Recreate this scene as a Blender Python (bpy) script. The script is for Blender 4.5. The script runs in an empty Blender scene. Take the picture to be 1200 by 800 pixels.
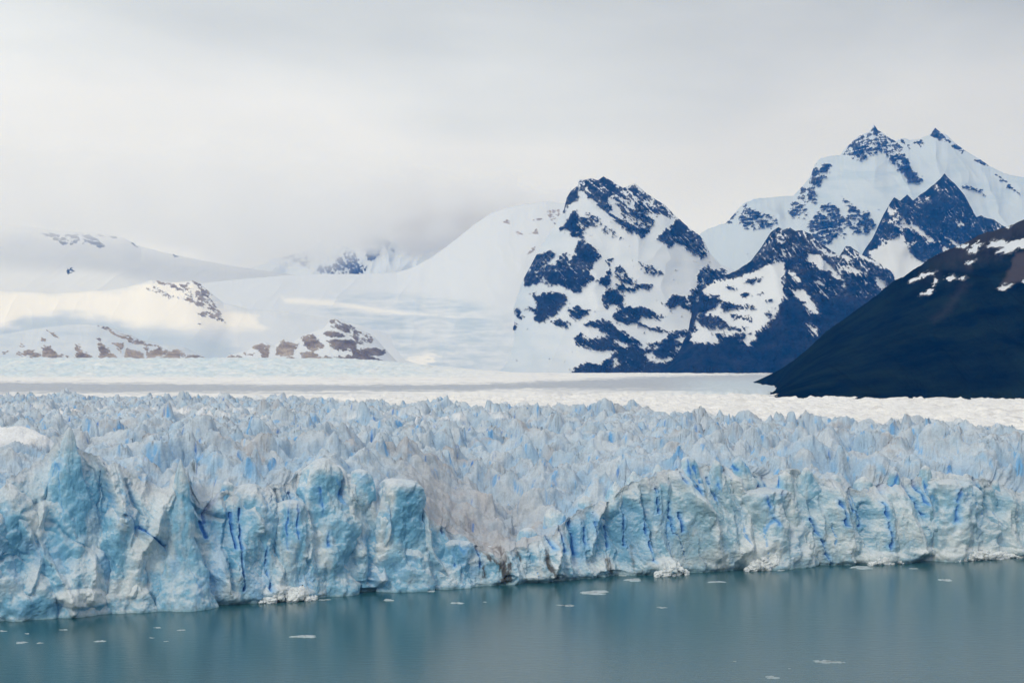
import bpy, math, random, time
import numpy as np
T0 = time.time()
scene = bpy.context.scene
COL = scene.collection
F = 1903.0            # focal length in photograph pixels (1200 wide)
CAMH = 100.0          # eye height above the lake (m)
HOR = 430.0           # row of the horizon

# ------------------------------------------------------------------ camera
cam = bpy.data.cameras.new("camera")
cam.sensor_width = 36.0
cam.lens = 36.0 * F / 1200.0
cam.shift_y = (HOR - 400.0) / 1200.0
cam.clip_start = 1.0
cam.clip_end = 80000.0
cam_o = bpy.data.objects.new("camera", cam)
cam_o.location = (0, 0, CAMH)
cam_o.rotation_euler = (math.radians(90), 0, 0)
COL.objects.link(cam_o)
scene.camera = cam_o

# ------------------------------------------------------------------ light
SUN_EL, SUN_AZ = math.radians(38), math.radians(-152)     # az measured from +Y (view direction) towards +X
world = bpy.data.worlds.new("World"); scene.world = world
world.use_nodes = True
nt = world.node_tree; nt.nodes.clear()
def N(t, typ, **kw):
    n = t.nodes.new(typ)
    for k, v in kw.items(): setattr(n, k, v)
    return n
out = N(nt, 'ShaderNodeOutputWorld'); bg = N(nt, 'ShaderNodeBackground')
sky = N(nt, 'ShaderNodeTexSky'); sky.sky_type = 'NISHITA'; sky.sun_disc = False
sky.sun_elevation = SUN_EL; sky.sun_rotation = SUN_AZ
tc = N(nt, 'ShaderNodeTexCoord')
sep = N(nt, 'ShaderNodeSeparateXYZ'); nt.links.new(tc.outputs['Generated'], sep.inputs[0])
mp = N(nt, 'ShaderNodeMapping'); mp.inputs['Scale'].default_value = (1.0, 1.0, 2.9)
nt.links.new(tc.outputs['Generated'], mp.inputs['Vector'])
n1 = N(nt, 'ShaderNodeTexNoise'); n1.inputs['Scale'].default_value = 3.4; n1.inputs['Detail'].default_value = 6; n1.inputs['Roughness'].default_value = 0.5
n1.inputs['Distortion'].default_value = 0.35
nt.links.new(mp.outputs[0], n1.inputs['Vector'])
# elevation ramp: bright low cloud deck, greyer overhead
ramp = N(nt, 'ShaderNodeValToRGB')
cr = ramp.color_ramp
cr.elements[0].position = 0.0; cr.elements[0].color = (0.78, 0.80, 0.83, 1)
cr.elements[1].position = 1.0; cr.elements[1].color = (0.76, 0.79, 0.83, 1)
for p, c in ((0.10, (0.80, 0.815, 0.84)), (0.155, (0.81, 0.825, 0.85)), (0.185, (0.74, 0.768, 0.80)), (0.225, (0.63, 0.665, 0.695)), (0.32, (0.58, 0.61, 0.645)), (0.5, (0.72, 0.75, 0.80))):
    e = cr.elements.new(p); e.color = (*c, 1)
nadd = N(nt, 'ShaderNodeMath', operation='MULTIPLY_ADD'); nadd.inputs[1].default_value = 0.17; nadd.inputs[2].default_value = -0.085
nt.links.new(n1.outputs['Fac'], nadd.inputs[0])
eadd = N(nt, 'ShaderNodeMath', operation='ADD'); nt.links.new(sep.outputs['Z'], eadd.inputs[0]); nt.links.new(nadd.outputs[0], eadd.inputs[1])
nt.links.new(eadd.outputs[0], ramp.inputs['Fac'])
n2 = N(nt, 'ShaderNodeTexNoise'); n2.inputs['Scale'].default_value = 5.0; n2.inputs['Detail'].default_value = 5; n2.inputs['Roughness'].default_value = 0.45
mp2 = N(nt, 'ShaderNodeMapping'); mp2.inputs['Location'].default_value = (3.1, 1.2, 0.4); mp2.inputs['Scale'].default_value = (1.0, 1.0, 2.2)
nt.links.new(tc.outputs['Generated'], mp2.inputs['Vector']); nt.links.new(mp2.outputs[0], n2.inputs['Vector'])
mr = N(nt, 'ShaderNodeMapRange'); mr.inputs['From Min'].default_value = 0.3; mr.inputs['From Max'].default_value = 0.7
mr.inputs['To Min'].default_value = 0.92; mr.inputs['To Max'].default_value = 1.06
nt.links.new(n2.outputs['Fac'], mr.inputs['Value'])
# cloud factor times colour
cm = N(nt, 'ShaderNodeVectorMath', operation='SCALE'); nt.links.new(ramp.outputs[0], cm.inputs[0]); 
gx = N(nt, 'ShaderNodeMath', operation='MULTIPLY'); nt.links.new(sep.outputs['X'], gx.inputs[0]); nt.links.new(sep.outputs['Z'], gx.inputs[1])
gxa = N(nt, 'ShaderNodeMath', operation='MINIMUM'); gxa.inputs[1].default_value = 0.07; nt.links.new(gx.outputs[0], gxa.inputs[0])
gxb = N(nt, 'ShaderNodeMath', operation='MAXIMUM'); gxb.inputs[1].default_value = -0.05; nt.links.new(gxa.outputs[0], gxb.inputs[0])
gx2 = N(nt, 'ShaderNodeMath', operation='MULTIPLY_ADD'); gx2.inputs[1].default_value = -3.2; nt.links.new(gxb.outputs[0], gx2.inputs[0]); nt.links.new(mr.outputs[0], gx2.inputs[2])
nt.links.new(gx2.outputs[0], cm.inputs['Scale'])
sc10 = N(nt, 'ShaderNodeVectorMath', operation='SCALE'); sc10.inputs['Scale'].default_value = 10.0; nt.links.new(cm.outputs[0], sc10.inputs[0])
smix = N(nt, 'ShaderNodeMix', data_type='RGBA'); smix.inputs['Factor'].default_value = 0.96
nt.links.new(sky.outputs[0], smix.inputs['A']); nt.links.new(sc10.outputs[0], smix.inputs['B'])
bg.inputs['Strength'].default_value = 0.1
nt.links.new(smix.outputs['Result'], bg.inputs['Color']); nt.links.new(bg.outputs[0], out.inputs['Surface'])

sun = bpy.data.lights.new("sun", 'SUN'); sun.energy = 1.0; sun.angle = math.radians(14); sun.color = (1.0, 0.95, 0.88)
sun_o = bpy.data.objects.new("sun", sun); COL.objects.link(sun_o)
from mathutils import Vector
sd = Vector((math.sin(SUN_AZ)*math.cos(SUN_EL), math.cos(SUN_AZ)*math.cos(SUN_EL), math.sin(SUN_EL)))
sun_o.rotation_euler = (-sd).to_track_quat('-Z', 'Y').to_euler()
sun_o.location = (0, 0, 3000)

scene.view_settings.view_transform = 'Standard'
scene.view_settings.look = 'None'
scene.view_settings.exposure = 0.0
scene.view_settings.gamma = 1.0
scene.view_settings.use_curve_mapping = False
scene.cycles.use_denoising = True
scene.cycles.max_bounces = 10
scene.cycles.diffuse_bounces = 4
scene.cycles.volume_bounces = 8

# ------------------------------------------------------------------ noise helpers (numpy)
def h32(*ks):
    h = np.uint32(2166136261)
    for k in ks:
        k = np.asarray(k).astype(np.int64).astype(np.uint32)
        h = (h ^ k) * np.uint32(16777619)
        h ^= h >> np.uint32(15)
        h = h * np.uint32(2246822519)
        h ^= h >> np.uint32(13)
    return h
def r01(*ks): return (h32(*ks) & np.uint32(0xffffff)).astype(np.float32) / np.float32(0xffffff)
np.seterr(over='ignore')
def fade(t): return t*t*t*(t*(t*6-15)+10)
_rt = np.random.RandomState(7)
_T2 = _rt.uniform(-1, 1, (256, 256)).astype(np.float32)
_A2 = np.stack([np.cos(_rt.uniform(0, 6.2832, (256, 256))), np.sin(_rt.uniform(0, 6.2832, (256, 256)))], -1)
_ang = _rt.uniform(0, 6.2832, (256, 256)); _GX = np.cos(_ang).astype(np.float32); _GY = np.sin(_ang).astype(np.float32)
def pn(x, y, s=0):
    """2D gradient noise, about -1..1"""
    x = np.asarray(x, np.float32) + s*17.31; y = np.asarray(y, np.float32) + s*9.77
    x, y = np.broadcast_arrays(x, y)
    fx = np.floor(x); fy = np.floor(y)
    ix = fx.astype(np.int32); iy = fy.astype(np.int32); x = x-fx; y = y-fy
    u = fade(x); v = fade(y)
    ix0 = ix & 255; ix1 = (ix+1) & 255; iy0 = iy & 255; iy1 = (iy+1) & 255
    a = _GX[ix0, iy0]*x + _GY[ix0, iy0]*y
    b = _GX[ix1, iy0]*(x-1) + _GY[ix1, iy0]*y
    c = _GX[ix0, iy1]*x + _GY[ix0, iy1]*(y-1)
    d = _GX[ix1, iy1]*(x-1) + _GY[ix1, iy1]*(y-1)
    ab = a + u*(b-a); cd = c + u*(d-c)
    return (ab + v*(cd-ab)) * 1.5
_r3 = np.random.RandomState(11)
_P = np.concatenate([_r3.permutation(256)]*3).astype(np.int32)
_g3 = _r3.normal(size=(256, 3)); _g3 = (_g3/np.linalg.norm(_g3, axis=1)[:, None]).astype(np.float32)
def pn3(x, y, z):
    x, y, z = np.broadcast_arrays(np.asarray(x, np.float32), np.asarray(y, np.float32), np.asarray(z, np.float32))
    fx = np.floor(x); fy = np.floor(y); fz = np.floor(z)
    ix = fx.astype(np.int32) & 255; iy = fy.astype(np.int32) & 255; iz = fz.astype(np.int32) & 255
    x = x-fx; y = y-fy; z = z-fz; u = fade(x); v = fade(y); w = fade(z); r = 0
    for a in (0, 1):
        for b in (0, 1):
            for c in (0, 1):
                g = _g3[_P[_P[_P[ix+a]+iy+b]+iz+c]]
                r = r+(u if a else 1-u)*(v if b else 1-v)*(w if c else 1-w)*(g[..., 0]*(x-a)+g[..., 1]*(y-b)+g[..., 2]*(z-c))
    return r*1.6
def fbm3(x, y, z, o=4, g=0.5):
    r = 0; a = 1.0; t = 0
    for i in range(o):
        r = r+a*pn3(x*2**i+i*5.3, y*2**i, z*2**i); t += a; a *= g
    return r/t*1.4
def fbm(x, y, o=4, s=0, g=0.5):
    r = 0; a = 1.0; t = 0
    for i in range(o):
        r = r + a*pn(x*2**i, y*2**i, s+i*3); t += a; a *= g
    return r/t*1.4
def ridged(x, y, o=4, s=0, g=0.5):
    r = 0; a = 1.0; t = 0
    for i in range(o):
        r = r + a*(1-np.abs(pn(x*2**i, y*2**i, s+i*3))*1.6); t += a; a *= g
    return r/t
def ss(a, b, x):
    t = np.clip((x-a)/(b-a), 0, 1); return t*t*(3-2*t)
def shards(x, y, cell, s, slope=2.2, hvar=1.0, an=0.55):
    """union of randomly turned, slanting ice pyramids; unit: metres above cell floor / cell"""
    gx = x/cell; gy = y/cell
    ix = np.floor(gx); iy = np.floor(gy)
    best = np.full(np.broadcast(gx, gy).shape, -9.0, np.float32); sec = best.copy()
    for dx in (-1, 0, 1):
        for dy in (-1, 0, 1):
            cx = ix+dx; cy = iy+dy
            px = cx+0.15+0.7*r01(cx, cy, s); py = cy+0.15+0.7*r01(cx, cy, s+1)
            an_ = r01(cx, cy, s+2)*6.2832
            hh = r01(cx, cy, s+3)**1.3*hvar
            ca = np.cos(an_); sa = np.sin(an_)
            qx = gx-px; qy = gy-py
            u = qx*ca+qy*sa; v = (-qx*sa+qy*ca)*(1.15-an+1.6*an*r01(cx, cy, s+4))
            sk = (r01(cx, cy, s+5)-0.5)*1.2
            d = np.maximum(np.abs(u)*(1+sk*np.sign(u)), np.abs(v)) + 0.35*np.minimum(np.abs(u), np.abs(v))
            h = hh - slope*d*(0.7+0.6*r01(cx, cy, s+6))
            m = h > best
            sec = np.where(m, best, np.maximum(sec, h)); best = np.where(m, h, best)
    return best, best-sec
def worley(x, y, s):
    ix = np.floor(x); iy = np.floor(y)
    f1 = np.full(np.broadcast(x, y).shape, 9.0, np.float32); f2 = f1.copy(); idv = f1.copy()
    for dx in (-1, 0, 1):
        for dy in (-1, 0, 1):
            cx = ix+dx; cy = iy+dy
            px = cx+r01(cx, cy, s); py = cy+r01(cx, cy, s+1)
            d = np.hypot(x-px, y-py); rr = r01(cx, cy, s+2)
            m = d < f1
            f2 = np.where(m, f1, np.minimum(f2, d)); idv = np.where(m, rr, idv); f1 = np.where(m, d, f1)
    return f1, f2, idv
def sdf_poly(px, py, poly, m=8.0):
    """signed distance (positive inside) clipped to +-m"""
    P = np.array(poly, np.float32)
    outv = np.full(px.shape, -m, np.float32)
    sel = (px > P[:, 0].min()-m) & (px < P[:, 0].max()+m) & (py > P[:, 1].min()-m) & (py < P[:, 1].max()+m)
    if not sel.any(): return outv
    x = px[sel]; y = py[sel]
    d = np.full(x.shape, 1e9, np.float32); ins = np.zeros(x.shape, bool)
    for i in range(len(P)):
        ax, ay = P[i-1]; bx, by = P[i]
        ex, ey = bx-ax, by-ay; l2 = ex*ex+ey*ey+1e-9
        t = np.clip(((x-ax)*ex+(y-ay)*ey)/l2, 0, 1)
        d = np.minimum(d, (x-ax-t*ex)**2+(y-ay-t*ey)**2)
        c = (ay > y) != (by > y)
        with np.errstate(divide='ignore', invalid='ignore'):
            ins ^= c & (x < ex*(y-ay)/(ey if abs(ey) > 1e-9 else 1e-9)+ax)
    d = np.sqrt(d)
    outv[sel] = np.clip(np.where(ins, d, -d), -m, m)
    return outv
def sdf_line(px, py, line, w):
    """positive within w of a polyline; w may taper"""
    P = np.array(line, np.float32); outv = np.full(px.shape, -18.0, np.float32)
    sel = (px > P[:, 0].min()-18) & (px < P[:, 0].max()+18) & (py > P[:, 1].min()-18) & (py < P[:, 1].max()+18)
    if not sel.any(): return outv
    x = px[sel]; y = py[sel]; d = np.full(x.shape, 1e9, np.float32)
    for i in range(1, len(P)):
        ax, ay = P[i-1]; bx, by = P[i]; ex, ey = bx-ax, by-ay
        t = np.clip(((x-ax)*ex+(y-ay)*ey)/(ex*ex+ey*ey+1e-9), 0, 1)
        d = np.minimum(d, np.hypot(x-ax-t*ex, y-ay-t*ey))
    outv[sel] = w-d
    return outv
def interp(x, pts):
    p = np.array(pts, np.float32); return np.interp(x, p[:, 0], p[:, 1]).astype(np.float32)
def lerp(a, b, t): return a+(b-a)*t
def cmix(c, col, t):
    t = np.clip(t, 0, 1)[..., None]; return c*(1-t)+np.array(col, np.float32)*t

# ------------------------------------------------------------------ mesh helpers
def grid_mesh(name, V, mat, parent=None, attrs=None, wrap=False, flip=False):
    R, C = V.shape[:2]
    idx = np.arange(R*C, dtype=np.int32).reshape(R, C)
    if wrap: idx = np.concatenate([idx, idx[:, :1]], 1)
    q = np.stack([idx[:-1, :-1], idx[:-1, 1:], idx[1:, 1:], idx[1:, :-1]], -1).reshape(-1, 4)
    if flip: q = q[:, ::-1]
    return raw_mesh(name, V.reshape(-1, 3), q, mat, parent, attrs)
def raw_mesh(name, V, q, mat, parent=None, attrs=None):
    me = bpy.data.meshes.new(name)
    me.vertices.add(len(V)); me.vertices.foreach_set('co', np.ascontiguousarray(V, np.float32).ravel())
    k = q.shape[1]
    me.loops.add(q.size); me.loops.foreach_set('vertex_index', np.ascontiguousarray(q, np.int32).ravel())
    me.polygons.add(len(q)); me.polygons.foreach_set('loop_start', np.arange(0, q.size, k, dtype=np.int32))
    me.polygons.foreach_set('use_smooth', np.ones(len(q), bool))
    me.update(calc_edges=True)
    for an, av in (attrs or {}).items():
        if av.shape[-1:] == (3,) and av.size == len(V)*3:
            a = me.attributes.new(an, 'FLOAT_COLOR', 'POINT')
            a.data.foreach_set('color', np.concatenate([av.reshape(-1, 3), np.ones((len(V), 1))], 1).astype(np.float32).ravel())
        else:
            a = me.attributes.new(an, 'FLOAT', 'POINT'); a.data.foreach_set('value', av.astype(np.float32).ravel())
    me.materials.append(mat)
    o = bpy.data.objects.new(name, me); COL.objects.link(o)
    if parent: o.parent = parent
    return o
def tag(o, label=None, cat=None, group=None, kind=None):
    if label: o['label'] = label
    if cat: o['category'] = cat
    if group: o['group'] = group
    if kind: o['kind'] = kind
    return o

# ------------------------------------------------------------------ materials
def newmat(name):
    m = bpy.data.materials.new(name); m.use_nodes = True
    t = m.node_tree; return m, t, t.nodes['Principled BSDF']
def add_bump(t, b, scale, dist, detail=6, rough=0.6):
    tc = N(t, 'ShaderNodeTexCoord'); n = N(t, 'ShaderNodeTexNoise'); n.inputs['Scale'].default_value = scale
    n.inputs['Detail'].default_value = detail; n.inputs['Roughness'].default_value = rough
    t.links.new(tc.outputs['Object'], n.inputs['Vector'])
    bp = N(t, 'ShaderNodeBump'); bp.inputs['Distance'].default_value = dist; bp.inputs['Strength'].default_value = 1.0
    t.links.new(n.outputs['Fac'], bp.inputs['Height']); t.links.new(bp.outputs[0], b.inputs['Normal'])
    return n, bp
def mat_ice():
    m, t, b = newmat('glacier_ice')
    a = N(t, 'ShaderNodeAttribute', attribute_name='col')
    n, bp = add_bump(t, b, 0.55, 0.9, 8, 0.62)
    n2 = N(t, 'ShaderNodeTexNoise'); n2.inputs['Scale'].default_value = 0.9; n2.inputs['Detail'].default_value = 8; n2.inputs['Roughness'].default_value = 0.7
    tc = N(t, 'ShaderNodeTexCoord'); t.links.new(tc.outputs['Object'], n2.inputs['Vector'])
    mr = N(t, 'ShaderNodeMapRange'); mr.inputs['From Min'].default_value = 0.3; mr.inputs['From Max'].default_value = 0.7
    mr.inputs['To Min'].default_value = 0.86; mr.inputs['To Max'].default_value = 1.12
    t.links.new(n2.outputs['Fac'], mr.inputs['Value'])
    s = N(t, 'ShaderNodeVectorMath', operation='SCALE'); t.links.new(a.outputs['Color'], s.inputs[0]); t.links.new(mr.outputs[0], s.inputs['Scale'])
    t.links.new(s.outputs[0], b.inputs['Base Color'])
    b.inputs['Roughness'].default_value = 0.55; b.inputs['Specular IOR Level'].default_value = 0.3
    return m
def mat_mountain(name, rock_a, rock_b, snow=(0.70, 0.735, 0.775), bump=6.0):
    m, t, b = newmat(name)
    n, bp = add_bump(t, b, 0.03, bump, 8, 0.6)
    a = N(t, 'ShaderNodeAttribute', attribute_name='rock')
    st = N(t, 'ShaderNodeMapRange'); st.inputs['From Min'].default_value = -0.3; st.inputs['From Max'].default_value = 0.3
    t.links.new(a.outputs['Fac'], st.inputs['Value'])
    tc = N(t, 'ShaderNodeTexCoord'); n2 = N(t, 'ShaderNodeTexNoise'); n2.inputs['Scale'].default_value = 0.012; n2.inputs['Detail'].default_value = 8; n2.inputs['Roughness'].default_value = 0.65
    t.links.new(tc.outputs['Object'], n2.inputs['Vector'])
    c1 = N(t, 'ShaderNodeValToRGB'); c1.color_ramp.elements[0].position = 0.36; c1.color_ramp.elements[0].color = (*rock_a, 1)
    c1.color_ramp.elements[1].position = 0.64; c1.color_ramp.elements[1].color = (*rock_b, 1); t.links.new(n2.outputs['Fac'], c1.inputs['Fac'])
    tint = N(t, 'ShaderNodeAttribute', attribute_name='tint')   # 0 plain, 1 = brown scree (rock) / blue glacier ice and painted shade (snow)
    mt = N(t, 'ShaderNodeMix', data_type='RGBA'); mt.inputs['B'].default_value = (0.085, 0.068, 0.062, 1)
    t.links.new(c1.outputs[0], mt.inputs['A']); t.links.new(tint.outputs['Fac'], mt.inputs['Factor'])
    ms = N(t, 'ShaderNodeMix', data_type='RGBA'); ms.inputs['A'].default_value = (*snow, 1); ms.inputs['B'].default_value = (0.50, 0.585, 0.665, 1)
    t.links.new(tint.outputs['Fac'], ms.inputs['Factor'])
    du = N(t, 'ShaderNodeMapRange'); du.inputs['From Min'].default_value = 2.6; du.inputs['From Max'].default_value = 0.0; du.inputs['To Min'].default_value = 0.0; du.inputs['To Max'].default_value = 0.42
    t.links.new(a.outputs['Fac'], du.inputs['Value'])
    n5 = N(t, 'ShaderNodeTexNoise'); n5.inputs['Scale'].default_value = 0.05; n5.inputs['Detail'].default_value = 6; n5.inputs['Roughness'].default_value = 0.7
    t.links.new(tc.outputs['Object'], n5.inputs['Vector'])
    dm5 = N(t, 'ShaderNodeMapRange'); dm5.inputs['From Min'].default_value = 0.42; dm5.inputs['From Max'].default_value = 0.66; t.links.new(n5.outputs['Fac'], dm5.inputs['Value'])
    dmul = N(t, 'ShaderNodeMath', operation='MULTIPLY'); t.links.new(du.outputs[0], dmul.inputs[0]); t.links.new(dm5.outputs[0], dmul.inputs[1])
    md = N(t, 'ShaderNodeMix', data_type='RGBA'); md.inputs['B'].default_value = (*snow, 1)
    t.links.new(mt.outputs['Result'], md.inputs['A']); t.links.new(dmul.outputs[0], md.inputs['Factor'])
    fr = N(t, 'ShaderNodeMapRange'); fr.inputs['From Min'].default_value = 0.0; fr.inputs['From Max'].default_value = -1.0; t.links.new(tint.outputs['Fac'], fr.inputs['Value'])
    mf = N(t, 'ShaderNodeMix', data_type='RGBA'); mf.inputs['B'].default_value = (0.94, 0.91, 0.85, 1)      # bright warm snow, sunlight put into its colour
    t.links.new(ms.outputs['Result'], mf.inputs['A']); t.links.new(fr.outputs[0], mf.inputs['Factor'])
    mx = N(t, 'ShaderNodeMix', data_type='RGBA')
    t.links.new(mf.outputs['Result'], mx.inputs['A'])
    t.links.new(md.outputs['Result'], mx.inputs['B']); t.links.new(st.outputs[0], mx.inputs['Factor'])
    t.links.new(mx.outputs['Result'], b.inputs['Base Color'])
    # snow lies smooth, rock rough
    bs = N(t, 'ShaderNodeMapRange'); bs.inputs['To Min'].default_value = 0.12; bs.inputs['To Max'].default_value = 1.0
    t.links.new(st.outputs[0], bs.inputs['Value']); t.links.new(bs.outputs[0], bp.inputs['Strength'])
    b.inputs['Roughness'].default_value = 1.0; b.inputs['Specular IOR Level'].default_value = 0.0
    return m
ICE = mat_ice()
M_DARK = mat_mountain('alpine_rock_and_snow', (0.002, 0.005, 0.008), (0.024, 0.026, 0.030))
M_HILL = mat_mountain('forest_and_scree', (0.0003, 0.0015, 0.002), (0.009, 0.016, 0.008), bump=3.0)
M_PALE = mat_mountain('pale_rock_and_snow', (0.19, 0.155, 0.125), (0.46, 0.39, 0.32), bump=4.0)

# ------------------------------------------------------------------ lake
def make_water():
    m, t, b = newmat('lake_water')
    tc = N(t, 'ShaderNodeTexCoord')
    mp = N(t, 'ShaderNodeMapping'); mp.inputs['Scale'].default_value = (0.35, 1.0, 1.0); t.links.new(tc.outputs['Object'], mp.inputs['Vector'])
    n = N(t, 'ShaderNodeTexNoise'); n.inputs['Scale'].default_value = 0.55; n.inputs['Detail'].default_value = 4; n.inputs['Roughness'].default_value = 0.55
    t.links.new(mp.outputs[0], n.inputs['Vector'])
    bp = N(t, 'ShaderNodeBump'); bp.inputs['Distance'].default_value = 0.11
    t.links.new(n.outputs['Fac'], bp.inputs['Height']); t.links.new(bp.outputs[0], b.inputs['Normal'])
    # wind patches: calm near the ice, breeze further out
    nw = N(t, 'ShaderNodeTexNoise'); nw.inputs['Scale'].default_value = 0.012; nw.inputs['Detail'].default_value = 4
    t.links.new(mp.outputs[0], nw.inputs['Vector'])
    sp = N(t, 'ShaderNodeSeparateXYZ'); t.links.new(tc.outputs['Object'], sp.inputs[0])
    f1 = N(t, 'ShaderNodeMath', operation='MULTIPLY_ADD'); f1.inputs[1].default_value = -0.456; t.links.new(sp.outputs['X'], f1.inputs[0]); t.links.new(sp.outputs['Y'], f1.inputs[2])
    f2 = N(t, 'ShaderNodeMapRange'); f2.inputs['From Min'].default_value = 720; f2.inputs['From Max'].default_value = 560
    t.links.new(f1.outputs[0], f2.inputs['Value'])
    f3 = N(t, 'ShaderNodeMath', operation='ADD'); t.links.new(f2.outputs[0], f3.inputs[0]); t.links.new(nw.outputs['Fac'], f3.inputs[1])
    st = N(t, 'ShaderNodeMapRange'); st.inputs['From Min'].default_value = 0.5; st.inputs['From Max'].default_value = 1.4; st.inputs['To Min'].default_value = 0.4; st.inputs['To Max'].default_value = 1.0
    t.links.new(f3.outputs[0], st.inputs['Value']);     bp.inputs['Strength'].default_value = 1.0
    hm = N(t, 'ShaderNodeMath', operation='MULTIPLY'); t.links.new(n.outputs['Fac'], hm.inputs[0]); t.links.new(st.outputs[0], hm.inputs[1]); t.links.new(hm.outputs[0], bp.inputs['Height'])
    b.inputs['Base Color'].default_value = (0.022, 0.098, 0.118, 1)
    b.inputs['Roughness'].default_value = 0.20; b.inputs['IOR'].default_value = 1.33
    g = np.stack(np.meshgrid(np.linspace(-6000, 6000, 13), np.linspace(-3000, 1600, 9)), -1)
    V = np.concatenate([g, np.zeros(g.shape[:2]+(1,))], -1)
    o = grid_mesh('water', V, m); tag(o, 'calm milky teal lake below the ice cliff', kind='structure')
make_water()

# ------------------------------------------------------------------ glacier
WL = [(-200, 745), (0, 727), (80, 722), (150, 715), (330, 703), (500, 690), (600, 683), (700, 676), (800, 672), (900, 665), (1000, 661), (1100, 656), (1200, 652), (1400, 644)]
RIM = [(-200, 560), (-60, 575), (0, 580), (12, 562), (30, 552), (50, 543), (66, 528), (76, 511), (86, 506), (98, 522), (118, 532), (140, 545), (160, 552), (180, 566), (196, 572), (207, 552), (214, 545), (224, 562), (240, 585), (252, 592), (262, 578), (275, 572), (300, 573), (330, 566), (350, 562),
       (370, 548), (388, 538), (410, 546), (430, 562), (446, 596), (454, 570), (466, 561), (482, 566), (497, 578), (503, 600), (515, 612), (540, 622), (560, 634), (580, 646), (600, 640), (620, 630), (650, 622), (670, 606), (690, 594), (720, 586), (745, 566), (780, 552),
       (820, 545), (860, 544), (900, 550), (920, 560), (940, 548), (980, 560), (1010, 572), (1050, 566), (1080, 560), (1120, 552), (1160, 558), (1185, 566), (1200, 575), (1400, 570)]
BND = [(-200, 461), (0, 462), (150, 464), (300, 465), (430, 470), (600, 474), (750, 479), (900, 485), (1000, 488), (1100, 491), (1200, 495), (1400, 500)]
NX, NY = 0.415, -0.910
def front(a):
    Y = CAMH*F/(interp(a, WL)-HOR); X = (a-600)/F*Y
    return X, Y
def project(V):
    return 600+V[..., 0]/V[..., 1]*F, HOR-(V[..., 2]-CAMH)/V[..., 1]*F
CRACKS = [  # traced lines of open blue cracks, (px, py) points and half width in photo pixels
    ([(238, 612), (243, 628)], 3.2), ([(340, 585), (336, 612), (338, 642)], 1.1), ([(350, 578), (349, 632)], 1.1), ([(273, 600), (275, 640)], 1.1), ([(262, 575), (247, 598), (243, 612)], 2.2),
    ([(284, 595), (281, 640), (283, 690)], 1.0), ([(404, 560), (403, 578)], 1.4), ([(675, 605), (676, 650)], 1.3), ([(689, 618), (689, 640)], 0.9), ([(719, 610), (721, 642)], 1.5), ([(738, 596), (741, 640)], 1.0),
    ([(659, 612), (660, 645)], 1.2), ([(640, 618), (644, 640)], 1.2), ([(702, 600), (703, 640)], 0.8), ([(735, 575), (734, 592)], 1.5), ([(775, 572), (776, 600)], 1.1), ([(813, 545), (817, 560), (823, 576)], 1.8), ([(806, 538), (809, 565)], 1.5),
    ([(790, 588), (792, 625)], 0.8), ([(800, 600), (801, 622)], 1.2), ([(855, 540), (864, 551)], 1.7), ([(870, 533), (880, 548), (886, 556)], 3.2), ([(896, 560), (903, 571)], 1.5), ([(912, 553), (912, 583)], 1.3),
    ([(953, 608), (960, 625), (968, 645), (974, 662)], 1.2), ([(1003, 577), (1005, 598)], 2.0), ([(1010, 600), (1013, 616)], 1.4), ([(1035, 588), (1036, 642)], 1.0), ([(1055, 549), (1048, 566), (1040, 575)], 2.4), ([(1069, 560), (1075, 585)], 1.0),
    ([(1083, 563), (1089, 590)], 1.2), ([(1078, 590), (1082, 602)], 1.1), ([(1150, 560), (1160, 585)], 1.2), ([(896, 580), (900, 600), (909, 616)], 0.8), ([(560, 640), (562, 664)], 0.8), ([(530, 645), (533, 660)], 0.8), ([(516, 600), (522, 625)], 0.9),
    ([(145, 600), (170, 622), (195, 640)], 1.0), ([(312, 640), (314, 690)], 0.8), ([(384, 622), (383, 640)], 1.0), ([(375, 570), (378, 600)], 0.9), ([(1120, 575), (1118, 610)], 0.7), ([(760, 600), (762, 655)], 0.8), ([(840, 560), (846, 590)], 0.8), ([(985, 585), (990, 615)], 0.9)]
BLUEZ = [  # smooth fresh fracture faces: centre px,py, radii, strength
    (105, 590, 34, 50, .95), (62, 640, 30, 40, .8), (18, 640, 22, 45, .8), (40, 712, 45, 14, .9), (130, 650, 18, 26, .6), (240, 600, 16, 34, .85), (262, 640, 22, 40, .6), (225, 585, 12, 22, .7), (300, 612, 22, 36, .4), (385, 590, 22, 40, .5), (405, 640, 26, 36, .4), (478, 605, 22, 42, .85), (470, 665, 30, 16, .5),
    (455, 690, 60, 10, .6), (530, 640, 30, 24, .55), (610, 655, 20, 20, .35), (690, 630, 26, 40, .85), (735, 625, 30, 45, .9), (775, 610, 18, 50, .55), (812, 560, 18, 26, .55), (870, 545, 14, 16, .8), (905, 575, 22, 22, .35), (955, 580, 26, 24, .5), (1010, 600, 18, 26, .55), (1050, 562, 14, 14, .8), (1085, 590, 20, 26, .5), (1130, 590, 30, 34, .5), (1175, 582, 14, 26, .9), (300, 660, 16, 26, .4), (205, 660, 40, 40, .3), (350, 650, 30, 40, .3), (560, 670, 26, 14, .4), (850, 610, 36, 40, .25)]
WHITEZ = [(100, 700, 40, 12, .8), (335, 694, 30, 9, 1), (150, 690, 26, 12, .6), (780, 662, 22, 9, .9), (890, 648, 32, 18, .9), (1030, 655, 30, 10, .6), (1130, 646, 70, 7, .9), (620, 668, 16, 14, .4), (110, 625, 10, 30, .5), (180, 640, 30, 30, .5), (45, 600, 14, 30, .5), (700, 662, 20, 10, .5), (840, 655, 24, 12, .5), (430, 610, 14, 20, .4), (560, 655, 12, 8, .4), (380, 640, 14, 30, .4), (975, 640, 30, 16, .4)]
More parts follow.
